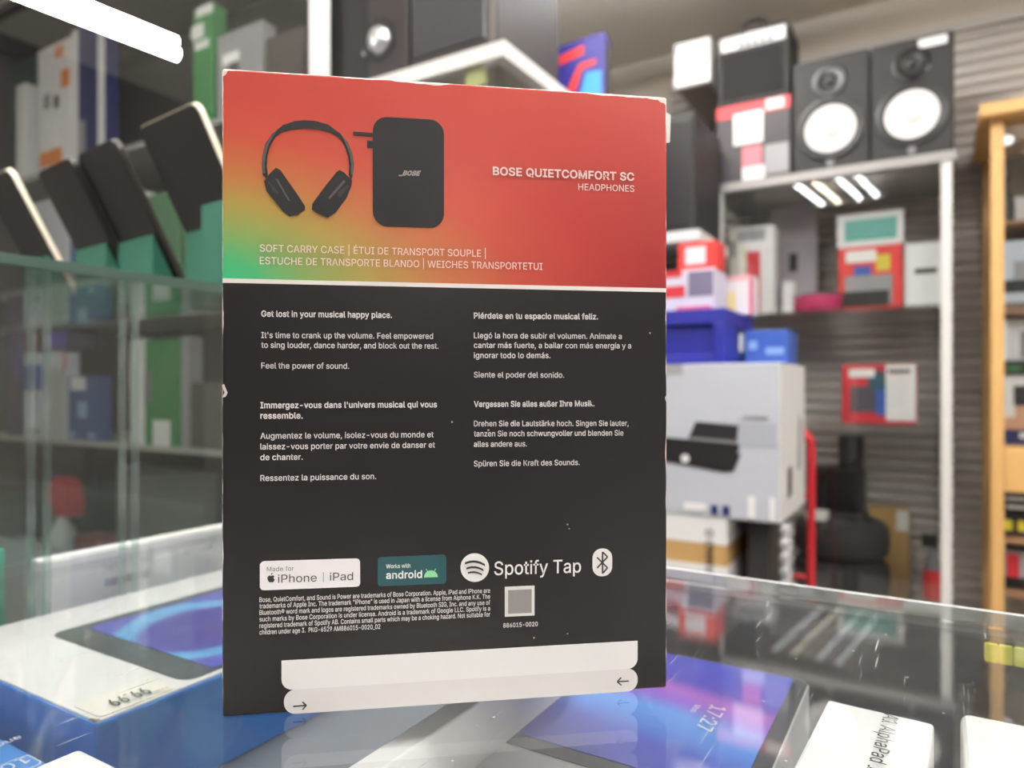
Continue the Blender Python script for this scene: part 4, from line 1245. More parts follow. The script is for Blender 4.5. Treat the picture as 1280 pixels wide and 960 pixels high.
ST = RZ
speaker(-.181, .052, 2.603, ST, .383, 'black studio monitor with white cone and a white sticker at its upper corner', True)
speaker(-.425, -.185, 2.603, ST, .383, 'black studio monitor with white cone between the other monitor and the stacked amplifier')
# red and black box and the amplifier on it
t = carton('red_black_box', 'red and black carton with white patches, under the small amplifier', 'box', -.688, -.432, 2.605, 2.90, ST, 2.155, mat('black_carton', (52, 46, 50), 0.5),
           [('red_band', 'f', 0, 1, .84, 1, M_red), ('white_patch', 'f', .24, .64, .48, .88, M_white_gloss), ('white_label', 'f', .68, .92, .86, .99, M_white_card),
            ('pink_patch', 'f', .36, .62, .18, .44, mat('pink_print', (226, 120, 130), 0.5)), ('white_block', 'f', .36, .66, .02, .18, M_white_card), ('grey_patch', 'f', .66, .98, .06, .42, M_grey_card)])
t = thing('guitar_amplifier', 'small black guitar amplifier with white control panel and carry handle on the red carton', 'amplifier', (-.56, 2.605, 2.156))
MB().box(-.125, .125, .0, .2, 0, .262, .008, 3).build('cabinet', M_black_wood, t)
MB().box(-.108, .108, -.004, .001, .02, .185, .003).build('grille_cloth', mat('grille_cloth', (30, 27, 27), 0.9, bump=0.4, scale=300), t)
MB().prism(rrect(-.112, .112, .198, .246, .006), -.005, .001, axis='y').build('control_panel', M_white_gloss, t)
for k in range(5):
    MB().lathe([(.009, -.005), (.008, -.016), (0, -.016)], (-.04 + .025 * k, 0, .212), (0, 1, 0), 16).build('knob', M_grey_plastic, t)
MB().path([(-.045, .02, .260), (-.04, .02, .290), (-.015, .02, .300), (.015, .02, .300), (.04, .02, .290), (.045, .02, .260)], .008).build('handle', M_black, t)
# white wall unit
t = thing('wall_unit', 'white box shaped unit fixed high on the back wall beside the amplifier', 'wall unit', (-.80, 2.62, 2.27))
MB().box(-.055, .085, 0, .476, 0, .17, .006, 2).build('casing', M_white_gloss, t)
MB().box(-.045, .075, .01, .466, -.003, .002).build('underside_plate', mat('unit_underside', (150, 140, 130), 0.6), t)

# wares in the cabinet
Y1 = 2.70
z1, z2 = SH[0] + .0005, SH[1] + .0005
shelf_item('carded_pack', 'red carded pack with a teal and white header on the cabinet shelf', 'pack', 1048, 1128, 266, 2.74, .05, z1, M_red_bright,
           [('white_header', 'f', -.02, 1.02, .66, 1, M_white_card), ('teal_header_print', 'f', .1, .92, .72, .94, M_teal), ('white_window', 'f', .1, .85, .06, .36, M_grey_card), ('black_product', 'f', .05, .8, .04, .2, M_black),
            ('blue_print', 'f', .25, .52, .36, .46, M_blue), ('yellow_print', 'f', .6, .82, .4, .56, M_yellow), ('white_lettering', 'f', .12, .6, .5, .62, M_paper)])
shelf_item('white_phone_box', 'white box with a short dark mark, beside the red carded pack', 'box', 1131, 1176, 303, 2.74, .06, z1 - 0.0, M_white_gloss, [('dark_mark', 'f', .28, .9, .52, .6, M_ink)])
shelf_item('grey_speaker_panel', 'flat grey panel with a small dark round hole standing on the cabinet shelf', 'panel', 962, 1021, 258, 2.92, .04, z1, mat('grey_panel', (196, 190, 196), 0.5), [('dark_hole', 'f', .42, .6, .42, .58, M_dark), ('light_strip', 'f', .1, .9, .02, .12, M_white_card)])
# pink tray
t = thing('pink_dish', 'shallow pink curved dish on the cabinet shelf', 'dish', (on_y(1020, 2.70)[0], 2.74, z1))
prof = [(0, 0), (.066, 0), (.080, .014), (.084, .056), (.078, .056), (.070, .014), (0, .010)]
MB().lathe(prof, (0, 0, 0), (0, 0, 1), 32).build('bowl', M_pink, t, smooth=40)
MB().box(-.05, .05, -.03, .03, .02, .07, .008).build('black_filling', M_black, t)
shelf_item('white_small_box', 'small white box beside the pink dish', 'box', 978, 992, 352, 2.70, .05, z1, M_white_card)
shelf_item('white_red_box', 'tall white box with a red front stripe standing in the cabinet', 'box', 922, 968, 283, 2.70, .09, z1, M_white_card, [('red_stripe', 'f', .25, .62, .0, .72, M_red), ('cream_strip', 'f', .08, .25, .42, .8, mat('cream_print', (226, 218, 196), 0.5)), ('blue_grey_header', 'f', .0, .75, .84, .97, M_grey_card)])
shelf_item('cream_box', 'cream box with a yellow spot at the end of the cabinet shelf', 'box', 912, 921, 286, 2.70, .08, z1, mat('cream_card', (196, 190, 176), 0.6), [('yellow_spot', 'f', .55, .9, .25, .42, M_yellow), ('dark_spot', 'f', .3, .7, .66, .86, M_dark)])
shelf_item('red_gadget_box', 'red box with dark picture and white end panel on the lower glass shelf', 'box', 1052, 1146, 455, 2.72, .11, z2, M_red,
           [('dark_picture', 'f', .12, .62, .18, .62, mat('slate_print', (70, 66, 76), 0.5)), ('teal_picture', 'f', .36, .62, .55, .88, mat('dark_teal_print', (36, 76, 92), 0.5)), ('blue_picture', 'f', .47, .62, .14, .56, M_blue), ('white_panel', 'f', .60, .99, .05, .99, M_white_card), ('dark_lettering', 'f', .63, .92, .84, .90, M_ink), ('white_lettering', 'f', .1, .45, .78, .92, M_paper)])
# lower floor of the cabinet: tyres, black speaker, card
zf = .3005
tx, _ = on_y(1051, 2.775)
for k, z in enumerate((zf + .10, zf + .232)):
    tt = thing('small_tyre', ('lower' if k == 0 else 'upper') + ' of two small black tyres stacked in the cabinet', 'tyre', (tx, 2.775, z), 0, 'stacked tyres')
    R, r = .158, .095
    MB().lathe([(r, .02), (r + .01, .0), (R - .03, .0), (R - .006, .018), (R, .045), (R, .085), (R - .006, .112), (R - .03, .13), (r + .01, .13), (r, .11)], (0, 0, 0), (0, 0, 1), 48, close=True).build('tread', M_rubber, tt, smooth=40)
    MB().lathe([(r, .03), (r * .95, .04), (r * .5, .05), (.02, .05), (.02, .08), (r * .5, .08), (r * .95, .095), (r, .105)], (0, 0, 0), (0, 0, 1), 36, close=True).build('wheel_rim', M_dark, tt, smooth=40)
carton('tyre_crate', 'low black crate under the stacked tyres', 'crate', tx - .15, tx + .15, 2.64, 2.92, zf, zf + .099, M_black)
x_, d_ = on_y(1031, 2.74)
ob = MB().prism([(-.034, -.03), (.03, -.025), (.036, .03), (-.02, .04)], 0, .03).build('folded_paper', M_paper)
ob.location = (x_ - .02, 2.70, zf + .3635)
tag(ob, 'folded white paper lying on the upper tyre', 'paper')
xa, _ = on_y(1018, 3.0)
xb, _ = on_y(1081, 3.0)
t = thing('tower_speaker', 'tall black speaker with a narrow top behind the stacked tyres', 'speaker', ((xa + xb) / 2, 3.0, zf))
MB().box(-(xb - xa) / 2, (xb - xa) / 2, -.04, .04, 0, zat(585, 2.75) - zf, .004).build('cabinet', M_black, t)
MB().box((xb - xa) / 2 - .09, (xb - xa) / 2 - .005, -.03, .03, zat(585, 2.75) - zf, zat(544, 2.75) - zf, .004).build('upper_block', M_black, t)
xa, _ = on_y(1086, 2.99)
xb, _ = on_y(1137, 2.99)
carton('cardboard_box', 'tall brown cardboard box with a white sticker beside the stacked tyres', 'box', xa, xb, 2.99, 3.05, zf, zat(630, 2.72), M_brown_card, [('white_sticker', 'f', .68, .98, .78, .98, M_paper)])
# small spray bottle
xa, d_ = on_y(1166, 2.86)
t = thing('spray_bottle', 'small grey bottle with a red body band behind the cabinet post', 'bottle', (xa, 2.86, zf))
hb_ = zat(668, d_) - zf
MB().lathe([(0, 0), (.028, 0), (.030, .02), (.030, hb_ * .62), (.022, hb_ * .74), (.013, hb_ * .8), (.013, hb_ * .86), (0, hb_ * .86)], seg=28).build('bottle_body', M_grey_plastic, t, smooth=40)
MB().lathe([(.0302, hb_ * .3), (.0312, hb_ * .32), (.0312, hb_ * .60), (.0302, hb_ * .62)], seg=28).build('red_band', M_red_bright, t, smooth=40)
MB().box(-.035, .014, -.012, .012, hb_ * .86, hb_, .004).build('trigger_head', M_black, t)

# ------------------------------------------------------------------ beech cabinet at the edge
BX0, BX1, BY0, BY1 = .146, 1.05, 2.594, 3.06
t = thing('beech_cabinet', 'beech wood framed cabinet with glass door at the edge of the photo', 'cabinet', (0, 0, 0))
MB().box(BX0 - .03, BX1 + .03, BY0 - .05, BY1, 1.945, 1.985, .006).build('top_board', M_beech, t)
for (x, y) in ((BX0, BY0), (BX1 - .034, BY0), (BX0, BY1 - .022), (BX1 - .034, BY1 - .022)):
    MB().box(x, x + .034, y, y + .022, .0, 1.945, .003).build('post', M_beech, t)
BSH = (1.645, 1.37, 1.215, .955, .815, .735, .665, .5)
for z in (1.645, 1.37, .955, .665, .5):
    MB().box(BX0 + .034, BX1 - .034, BY0 + .05, BY1 - .02, z - .014, z, .002).build('shelf_board', mat('shelf_brown', (150, 112, 80), 0.5), t)
MB().box(BX0 + .034, BX1 - .034, BY1 - .02, BY1 - .008, .05, 1.945).build('back_board', mat('cabinet_back', (150, 140, 126), 0.7), t)
MB().box(BX0 + .0345, BX1 - .0345, BY0 + .006, BY0 + .04, .815, .95, .003).build('drawer_front', M_beech, t)
MB().box(BX0 + .034, BX1 - .034, BY0 + .02, BY0 + .025, .96, 1.944).build('glass_door', G_cab, t)
p_, d_ = on_y(1259, BY0 + .02)
MB().lathe([(0, -.014), (.014, -.014), (.017, -.008), (.017, .0)], (p_ + .0, BY0 + .02, zat(177, d_)), (0, 1, 0), 24).build('door_lock', M_silver, t, smooth=50)
YB1 = 2.70


def beech_item(name, label, cat, px0, px1, yt, z0, m, prints=(), y=YB1, depth=.2):
    return shelf_item(name, label, cat, px0, px1, yt, y, depth, z0 + .0005, m, prints)


t = thing('pump_bottle', 'small black bottle on the beech cabinet upper shelf', 'bottle', (on_y(1258, 2.72)[0], 2.72, 1.6455))
MB().lathe([(0, 0), (.022, 0), (.023, .06), (.020, .09), (.008, .105), (.008, .135), (.013, .137), (.013, .155), (0, .157)], seg=24).build('bottle_body', M_black, t, smooth=40)
beech_item('white_gadget_box', 'white box beside the black bottle in the beech cabinet', 'box', 1266, 1330, 243, 1.645, M_white_card, y=2.78)
beech_item('silver_gadget_box', 'pale blue grey box with a black lower band in the beech cabinet', 'box', 1252, 1340, 298, 1.37, mat('pale_blue_card', (190, 198, 210), 0.5), [('black_band', 'f', 0, 1, .26, .44, M_black), ('dark_picture', 'f', .18, .4, .45, .7, M_grey_card), ('brown_strip', 'f', 0, .4, 0, .12, mat('brown_print', (120, 100, 84), 0.6))])
beech_item('white_ribbed_box', 'white box with grey upright lines in the beech cabinet', 'box', 1252, 1340, 397, 1.215, M_white_card, [('grey_line', 'f', .12, .14, .05, .95, M_grey_card), ('grey_line', 'f', .2, .215, .05, .95, M_grey_card), ('grey_patch', 'f', .27, .36, .05, .7, M_grey_plastic)])
carton('black_game_case', 'flat black case under the white ribbed box in the beech cabinet', 'case', on_y(1250, 2.69)[0], on_y(1340, 2.69)[0], 2.69, 2.9, 1.171, 1.2145, M_black, [('green_spot', 'f', .1, .3, .3, .6, M_green)])
beech_item('portrait_box', 'white box with a printed face and navy band in the beech cabinet', 'box', 1252, 1340, 468, .955, M_white_card, [('navy_band', 'f', .0, .5, .0, .22, M_navy), ('skin_patch', 'f', .03, .5, .2, .38, M_skin), ('skin_face', 'f', .2, .5, .3, .62, M_skin), ('dark_hair', 'f', .18, .5, .55, .84, M_ink), ('white_lettering', 'f', .26, .5, .08, .16, M_paper)])
beech_item('striped_black_box', 'black box with white stripes on the lower beech shelf', 'box', 1252, 1340, 613, .735, M_black, [('white_stripe', 'f', .08, .6, .55, .7, M_paper), ('white_stripe', 'f', .08, .6, .2, .35, M_paper)])
beech_item('yellow_black_box', 'black box with round yellow marks under the striped black box', 'box', 1252, 1340, 646, .665, M_black, [('yellow_mark', 'f', .04, .16, .25, .75, M_yellow), ('yellow_mark', 'f', .24, .36, .25, .75, M_yellow), ('yellow_mark', 'f', .44, .56, .25, .75, M_yellow)])
beech_item('red_grey_box', 'red and grey box low in the beech cabinet', 'box', 1256, 1340, 690, .5, M_grey_card, [('red_patch', 'f', .03, .22, .3, .9, M_red), ('black_patch', 'f', .0, 1.0, .0, .3, M_black)])

# ------------------------------------------------------------------ stack of stock between counter and back wall
t = thing('stock_table', 'low black table carrying the grey projector carton and blue crate', 'table', (0, 0, 0))
MB().box(-.775, -.285, 1.66, 2.08, .47, .50, .003).build('table_top', M_black, t)
for (x, y) in ((-.77, 1.67), (-.325, 1.67), (-.77, 2.04), (-.325, 2.04)):
    MB().box(x, x + .03, y, y + .03, 0, .47).build('leg', M_black, t)
# lower boxes
xa, d_ = on_y(908, 1.69)
t = carton('brown_white_carton', 'brown and white carton with black upright lettering under the grey carton', 'box', -.765, xa, 1.69, 1.98, .5005, .8195, M_brown_card,
           [('white_upper_band', 'f', 0, 1, .80, 1, M_white_card), ('white_lower_band', 'f', 0, 1, 0, .64, M_white_card), ('white_side_band', 'r', 0, 1, .80, 1, M_white_card), ('white_side_band', 'r', 0, 1, 0, .64, M_white_card)])
room_text('upright_lettering', 'ANNO D', ((xa + .765) / 2 - .030, -.145, .185), .105, (0, 0, 1), (-1, 0, 0), M_ink, t, bold=0.01, lift=.003)
carton('black_stock_box', 'black box standing under the overhanging grey carton', 'box', on_y(934, 1.75)[0], on_y(962, 1.75)[0], 1.75, 2.02, .5005, .8195, mat('dark_box', (46, 42, 40), 0.6), [('grey_patch', 'f', .2, .8, .1, .5, M_dark)])
t = thing('beaded_post', 'pale beaded upright post under the corner of the grey carton', 'post', (on_y(983, 1.70)[0], 1.70, .5005))
prof = [(0, 0), (.014, 0)]
for k in range(10):
    z = .012 + k * .031
    prof += [(.011, z), (.017, z + .008), (.017, z + .018), (.011, z + .026)]
prof += [(.011, .3185), (0, .3185)]
MB().lathe(prof, seg=20).build('post_shaft', M_silver, t, smooth=40)
# grey carton
t = carton('grey_projector_carton', 'large pale grey carton printed with a black fold out car stereo', 'box', -.77, -.302, 1.685, 2.03, .82, 1.187, mat('pale_grey_card', (186, 188, 196), 0.45, var=0.03),
           [('white_side', 'r', 0, 1, 0, 1, mat('off_white_side', (222, 220, 218), 0.5)), ('grey_band', 'f', .62, .985, .47, .62, mat('band_grey', (166, 168, 178), 0.45)), ('tape_patch', 'f', .35, .52, .93, 1, M_grey_card)])
# printed stereo: slanted body, tilted screen, knob


def gp(px, py):
    x, d = on_y(px, 1.6838)
    return (x + .536, zat(py, d) - .82)


def gpoly(name, pxs, m, lift=1):
    MB().prism([gp(*p) for p in pxs], -.1725 - .0028 - .0006 * lift, -.1725, axis='y').build(name, m, t)


gpoly('printed_stereo', [(818, 545), (925, 556), (921, 568), (926, 566), (925, 570), (917, 589), (905, 590), (818, 574)], M_black)
gpoly('printed_stereo_screen', [(870, 527), (923, 532), (921, 552), (861, 547)], mat('screen_black', (36, 34, 38), 0.4), 2)
gpoly('printed_stereo_trim', [(862, 546), (921, 551), (921, 554), (858, 549)], M_grey_plastic, 3)
MB().lathe([(0, -.002), (.010, -.002), (.010, 0)], (gp(857, 573)[0], -.1762, gp(857, 573)[1]), (0, 1, 0), 24).build('printed_knob', M_white_card, t)
gpoly('printed_flag', [(889, 631), (897, 632), (897, 644), (889, 643)], M_navy)
gpoly('printed_flag', [(903, 632), (912, 633), (912, 645), (903, 644)], M_navy)
gpoly('printed_plug', [(855, 628), (880, 630), (884, 634), (878, 639), (855, 637)], M_white_card)
gpoly('printed_bars', [(935, 620), (944, 621), (944, 649), (935, 648)], M_white_card)
gpoly('printed_bars', [(962, 622), (969, 623), (969, 652), (962, 651)], M_white_card)
gpoly('printed_caption', [(928, 519), (962, 521), (962, 523), (928, 521)], M_grey_card, 3)
MB().prism([(.05, .10), (.10, .10), (.12, .22), (.08, .24)], .234, .2365, axis='x').build('printed_side_figure', M_grey_card, t)
MB().prism([(-.08, .045), (-.03, .05), (-.03, .12), (-.08, .115)], .234, .2365, axis='x').build('printed_side_mark', M_dark, t)

# blue crate and box on the carton
t = thing('blue_crate', 'deep blue plastic crate with recessed front on the grey carton', 'crate', (-.433, 1.72, 1.188))
MB().box(-.335, 0, .018, .30, 0, .136, .004).build('body', M_blue_deep, t)
MB().box(-.335, 0, 0, .0185, .098, .136, .003).build('upper_rim', M_blue_deep, t)
MB().box(-.03, 0, 0, .0185, .0, .098, .003).build('corner_post', M_blue_deep, t)
MB().box(-.335, -.305, 0, .0185, .0, .098, .003).build('corner_post', M_blue_deep, t)
MB().box(-.305, -.03, 0.004, .0185, .0, .022, .003).build('lower_rim', M_blue_deep, t)
MB().box(-.0005, .003, .13, .185, .035, .082, .001).build('white_label', M_paper, t)
MB().box(-.0005, .0025, .1, .21, .02, .1, .001).build('label_recess', M_navy, t)
carton('blue_box', 'smaller brighter blue box beside the deep blue crate', 'box', -.425, -.318, 1.88, 2.02, 1.188, 1.277, M_blue, [('white_emblem', 'f', .1, .3, .45, .7, mat('pale_blue_print', (130, 160, 214), 0.5)), ('white_lettering', 'f', .5, .92, .3, .5, MATS['pale_blue_print'])])
# packs on the crate
zc = 1.3245
x_a, _ = on_y(826, 1.76)
x_b, _ = on_y(893, 1.76)
carton('white_red_pack', 'white and lilac pack with a red patch and a grey window on the blue crate', 'pack', x_a, x_b, 1.76, 1.88, zc, zat(333, 1.74), mat('lilac_card', (214, 208, 224), 0.45),
       [('red_patch', 'f', .05, .46, .34, .62, M_red), ('grey_window', 'f', .52, .98, .34, .94, mat('violet_grey', (112, 104, 130), 0.4)), ('pink_band', 'f', .3, .95, .0, .1, M_pink), ('red_corner', 'f', 0, .4, .84, 1, M_red)])
x_a, _ = on_y(851, 1.80)
x_b, _ = on_y(899, 1.80)
carton('red_label_pack', 'small red pack with a white square label lying on the lilac pack', 'pack', x_a, x_b, 1.775, 1.86, zat(333, 1.74) + .0008, zat(299, 1.76), M_red_bright, [('white_square', 'f', .2, .72, .2, .82, mat('lilac_white', (226, 222, 230), 0.5))])
x_a, _ = on_y(900, 1.93)
x_b, _ = on_y(941, 1.93)
carton('cream_pack', 'cream and white pack with a pink edge behind the lilac pack', 'pack', x_a, x_b, 1.93, 2.0, zc, zat(344, 1.88), M_white_card, [('cream_patch', 'f', .05, .5, .1, .6, mat('cream_yellow', (240, 218, 160), 0.5)), ('pink_edge', 'f', .9, 1.0, 0, 1, M_pink), ('pink_top', 'f', .2, .95, .88, 1, mat('pale_pink', (232, 176, 184), 0.5))])

# red upright trolley
xa, d_ = on_y(1013, 2.30)
t = thing('hand_truck', 'red metal hand truck standing behind the grey carton', 'trolley', (xa, 2.30, 0))
zt_ = zat(541, d_)
for dx in (-.28, 0):
    MB().path([(dx, .0, .05), (dx, .02, zt_ - .03), (dx - (.02 if dx == 0 else -.02), .03, zt_)], .012).build('upright', M_red, t)
MB().path([(-.26, .03, zt_), (-.02, .03, zt_)], .012).build('handle', M_red, t)
for z in (.3, .55, .8):
    MB().tube((-.28, .012, z), (0, .012, z), .008).build('cross_bar', M_red, t)
MB().box(-.27, -.01, -.14, .01, .012, .02).build('toe_plate', M_red, t)
for dx in (-.31, .03):
    MB().lathe([(.02, -.02), (.06, -.02), (.07, -.012), (.07, .012), (.06, .02), (.02, .02)], (dx, .06, .07), (1, 0, 0), 24, close=True).build('wheel', M_rubber, t, smooth=40)
MB().tube((-.31, .06, .07), (.03, .06, .07), .008).build('axle', M_dark, t)

# dark rack with a black loudspeaker
t = thing('steel_rack', 'dark steel rack with a white top board beside the glass cabinet', 'rack', (0, 0, 0))
for (x, y) in ((-1.06, 2.24), (-.675, 2.24), (-1.06, 2.53), (-.675, 2.53)):
    MB().box(x, x + .025, y, y + .025, 0, 1.60).build('post', M_black, t)
MB().box(-1.07, -.64, 2.22, 2.575, 1.60, 1.635, .002).build('top_board', M_white_card, t)
for z in (1.15, .6):
    MB().box(-1.06, -.65, 2.24, 2.56, z, z + .02).build('shelf', M_black, t)
t = thing('tall_black_speaker', 'tall black loudspeaker on the white board of the steel rack', 'speaker', (-.79, 2.25, 1.6355))
MB().box(-.15, .125, 0, .32, 0, .39, .006).build('cabinet', M_black_wood, t)
MB().box(-.14, .115, -.006, .001, .02, .37, .003).build('front_grille', M_black, t)
MB().box(-.11, -.02, -.008, -.0055, .22, .33).build('grey_panel', M_grey_card, t)
o = carton('small_white_cube', 'small white box on the rack below the tall black loudspeaker', 'box', -.80, -.735, 2.26, 2.31, 1.1705, 1.25, M_paper)
carton('dark_rack_box', 'wide black box on the rack shelf under the white board', 'box', -1.02, -.70, 2.32, 2.55, 1.1705, 1.56, M_black)

# ------------------------------------------------------------------ low glass cabinet behind the headphone box
SX0, SX1, SY0, SY1, SZ = -1.306, -.787, 1.277, 1.83, 1.872
t = thing('white_glass_cabinet', 'white framed glass cabinet right behind the headphone box, loudspeakers on top', 'cabinet', (0, 0, 0))
PW = .032
for (x, y) in ((SX0, SY0), (SX0, SY1 - PW), (SX1 - PW, SY1 - PW)):
    MB().box(x, x + PW, y, y + PW, .1, SZ - .034, .002).build('post', M_white_metal, t)
fr = MB()
fr.box(SX0, SX1, SY0, SY0 + PW, SZ - .034, SZ).box(SX0, SX1, SY1 - PW, SY1, SZ - .034, SZ).box(SX0, SX0 + PW, SY0 + PW, SY1 - PW, SZ - .034, SZ).box(SX1 - PW, SX1, SY0 + PW, SY1 - PW, SZ - .034, SZ)
fr.build('top_frame', M_white_metal, t)
MB().box(SX0 + PW, SX1 - PW, SY0 + PW, SY1 - PW, SZ - .012, SZ - .0005).build('top_panel', mat('grey_top_panel', (158, 152, 138), 0.5), t)
MB().box(SX0 + PW, SX1 - PW, SY0 + .012, SY0 + .018, .1, SZ - .034).build('glass_front', G_cab, t)
MB().box(SX1 - .018, SX1 - .012, SY0 + PW, SY1 - PW, .1, SZ - .034).build('glass_side', G_cab, t)
MB().box(SX0 + .012, SX0 + .018, SY0 + PW, SY1 - PW, .1, SZ - .034).build('glass_side', G_cab, t)
MB().box(SX0, SX1, SY0, SY1, 0, .1).build('base', M_dark, t)
MB().box(SX0 + .04, SX1 - .04, SY1 - .028, SY1 - .02, .1, SZ - .034).build('back_board', mat('grey_back_board', (150, 148, 138), 0.6), t)
for z in (.55, 1.0, 1.42):
    MB().box(SX0 + .02, SX1 - .02, SY0 + .03, SY1 - .035, z - .008, z).build('glass_shelf', G_cab, t)
xx, d_ = on_y(601, SY0 + .008)
room_text('glass_lettering', 'G.GU', (xx, SY0 + .0105, zat(83, d_)), .042, (1, 0, 0), (0, 0, 1), M_paper, t, bold=0.01, lift=.0005)
xa, d_ = on_y(583, 1.2985)
xb, _ = on_y(609, 1.2985)
MB().prism(rrect(xa, xb, zat(112, d_), zat(86, d_), .004), SY0 + .0185, SY0 + .0195, axis='y').build('lime_price_card', mat('lime_card', (190, 190, 130), 0.6), t)

# loudspeakers on it
t = thing('loudspeaker', 'black loudspeaker with a silver dome on the white framed cabinet', 'speaker', (-1.20, 1.315, SZ))
MB().box(-.104, .125, 0, .3, 0, .62, .005).build('cabinet', M_black_wood, t)
MB().box(.0, .12, -.004, .001, .015, .605, .003).build('front_baffle', mat('baffle_grey', (50, 46, 47), 0.35), t)
xx, d_ = on_y(474, 1.31)
cz = zat(50, d_) - SZ
cxx = xx + 1.20
MB().lathe([(.05, -.004), (.053, -.008), (.047, -.010), (.036, -.006), (.034, -.004)], (cxx, 0, cz), (0, 1, 0), 40).build('cone_ring', M_black, t, smooth=50)
MB().lathe([(.034, -.004), (.030, -.016), (.02, -.024), (.01, -.028), (0, -.029)], (cxx, 0, cz), (0, 1, 0), 40).build('silver_dome', M_silver, t, smooth=70)
xx, d_ = on_y(457, 1.31)
MB().lathe([(.005, -.005), (.008, -.009), (.011, -.005)], (xx + 1.20, 0, zat(66, d_) - SZ), (0, 1, 0), 20).build('screw_ring', M_silver, t)
t = thing('glossy_speaker', 'glossy dark grey speaker cabinet beside the silver dome loudspeaker', 'speaker', (-.945, 1.305, SZ))
MB().box(-.118, .122, 0, .30, .012, .62, .005).build('cabinet', mat('dark_brown_vinyl', (52, 45, 44), 0.5, var=0.1), t)
MB().box(-.11, .095, -.005, .001, .03, .6, .003).build('front_panel', mat('glossy_grey', (62, 62, 66), 0.12), t)
MB().box(.098, .118, -.004, .001, .02, .61, .002).build('side_trim', mat('trim_grey', (96, 90, 88), 0.3), t)
for dx in (-.09, .085):
    MB().lathe([(0, 0), (.016, 0), (.016, .012), (0, .012)], (dx, .02, 0), (0, 0, 1), 16).build('foot', M_black, t)
    MB().lathe([(0, 0), (.016, 0), (.016, .012), (0, .012)], (dx, .27, 0), (0, 0, 1), 16).build('foot', M_black, t)
# blue toy pack
x_a, d_ = on_y(712, 1.72)
x_b, _ = on_y(766, 1.72)
x_b = min(x_b, -.79)
t = thing('toy_pack', 'dark blue toy pack with red and light blue shapes on the white framed cabinet', 'pack', (-.757, 1.745, SZ + .0), math.radians(12))
hh = zat(46, d_) - SZ
ww = .13
MB().prism([(-ww, 0), (0, 0), (0, hh), (-.02, hh), (-ww, hh * .9)], 0, .07, axis='y').build('carton', mat('toy_blue', (46, 40, 128), 0.4), t)
MB().prism([(-ww * .98, hh * .66), (-ww * .45, hh * .76), (-ww * .45, hh * .88), (-ww * .98, hh * .78)], -.0012, .0004, axis='y').build('red_print', M_red_bright, t)
MB().prism([(-ww * .85, hh * .3), (-ww * .62, hh * .3), (-ww * .5, hh * .56), (-ww * .2, hh * .62), (-ww * .2, hh * .68), (-ww * .55, hh * .64)], -.0016, .0004, axis='y').build('red_shape', M_red_bright, t)
MB().prism([(-ww * .55, hh * .2), (-ww * .08, hh * .2), (-ww * .08, hh * .52), (-ww * .4, hh * .52)], -.0014, .0004, axis='y').build('light_blue_shape', mat('sky_blue_print', (50, 150, 220), 0.4), t)
MB().box(-.0004, .0012, .004, .066, .02, hh - .02).build('dark_side', M_ink, t)

# ------------------------------------------------------------------ tall glass wall cabinet and its wares
TX0, TX1, TY0, TY1, TZ = -3.385, -1.312, 1.277, 1.75, 2.56
t = thing('tall_glass_cabinet', 'tall glass fronted cabinet of hanging stock behind the standing tablets', 'cabinet', (0, 0, 0))
MB().box(TX1 - .052, TX1, TY0 - .01, TY0 + .014, .0, TZ, .003).build('white_post', mat('white_post_paint', (246, 244, 242), 0.4, var=0.01), t)
MB().box(TX0, TX0 + .05, TY0, TY0 + .05, .0, TZ, .003).build('white_post', MATS['white_post_paint'], t)
M_tback = mat('cabinet_dark_back', (50, 51, 49), 0.7, var=0.15, scale=3)
MB().box(TX0 + .05, TX1 - .055, TY1 - .03, TY1, .0, TZ).build('back_panel', M_tback, t)
MB().box(TX1 - .05, TX1 - .004, TY0 + .052, TY1, .0, TZ).build('end_panel', M_tback, t)
MB().box(TX0 + .05, TX1 - .055, TY0, TY1 - .03, TZ - .03, TZ).build('top_panel', M_dark, t)
MB().box(TX0 + .05, TX1 - .055, TY0, TY1 - .03, 0, .1).build('plinth', M_dark, t)
TSH = (1.93, 1.372, .945, .50)
for z in TSH:
    MB().box(TX0 + .05, TX1 - .055, TY0 + .062, TY1 - .031, z - .018, z).build('shelf', mat('shelf_white', (176, 176, 170), 0.5), t)
MB().box(TX0 + .05, TX1 - .055, TY0 + .010, TY0 + .016, .1, TZ - .03).build('glass_front', G_cab, t)
YT = 1.345


def tall_item(name, label, cat, px0, px1, yt, z0, m, prints=(), y=YT, depth=.05, **kw):
    return shelf_item(name, label, cat, px0, px1, yt, y, depth, z0 + .0005, m, prints, **kw)


z = TSH[0]
tall_item('white_orange_box', 'tall white box with orange marks on the upper shelf of the tall cabinet', 'box', 47, 88, 55, z, M_white_card,
          [('orange_spot', 'f', .72, .98, .62, .76, M_orange), ('orange_block', 'f', .08, .75, .04, .16, M_orange), ('dark_picture', 'f', .2, .4, .5, .62, M_grey_card), ('dark_picture', 'f', .52, .66, .48, .58, M_dark), ('orange_top', 'f', .55, .8, .88, .96, M_orange), ('white_gloss_patch', 'f', .3, .62, .18, .4, M_white_gloss)])
tall_item('navy_white_box', 'narrow navy box with white edges beside the white and orange box', 'box', 90, 131, 30, z, M_navy, [('white_edge', 'f', .0, .2, 0, 1, M_white_card), ('white_edge', 'f', .8, 1.0, 0, 1, M_white_card), ('pale_patch', 'f', .2, .42, .02, .3, M_grey_card)])
tall_item('thin_white_box', 'thin white upright box in front of long dark stock on the upper shelf', 'box', 20, 31, 105, z, M_white_card, depth=.08)
tall_item('dark_stock_box', 'long dark box behind the thin white box on the upper shelf', 'box', -4, 44, 78, z, mat('dark_green_card', (78, 92, 86), 0.5), y=1.48)
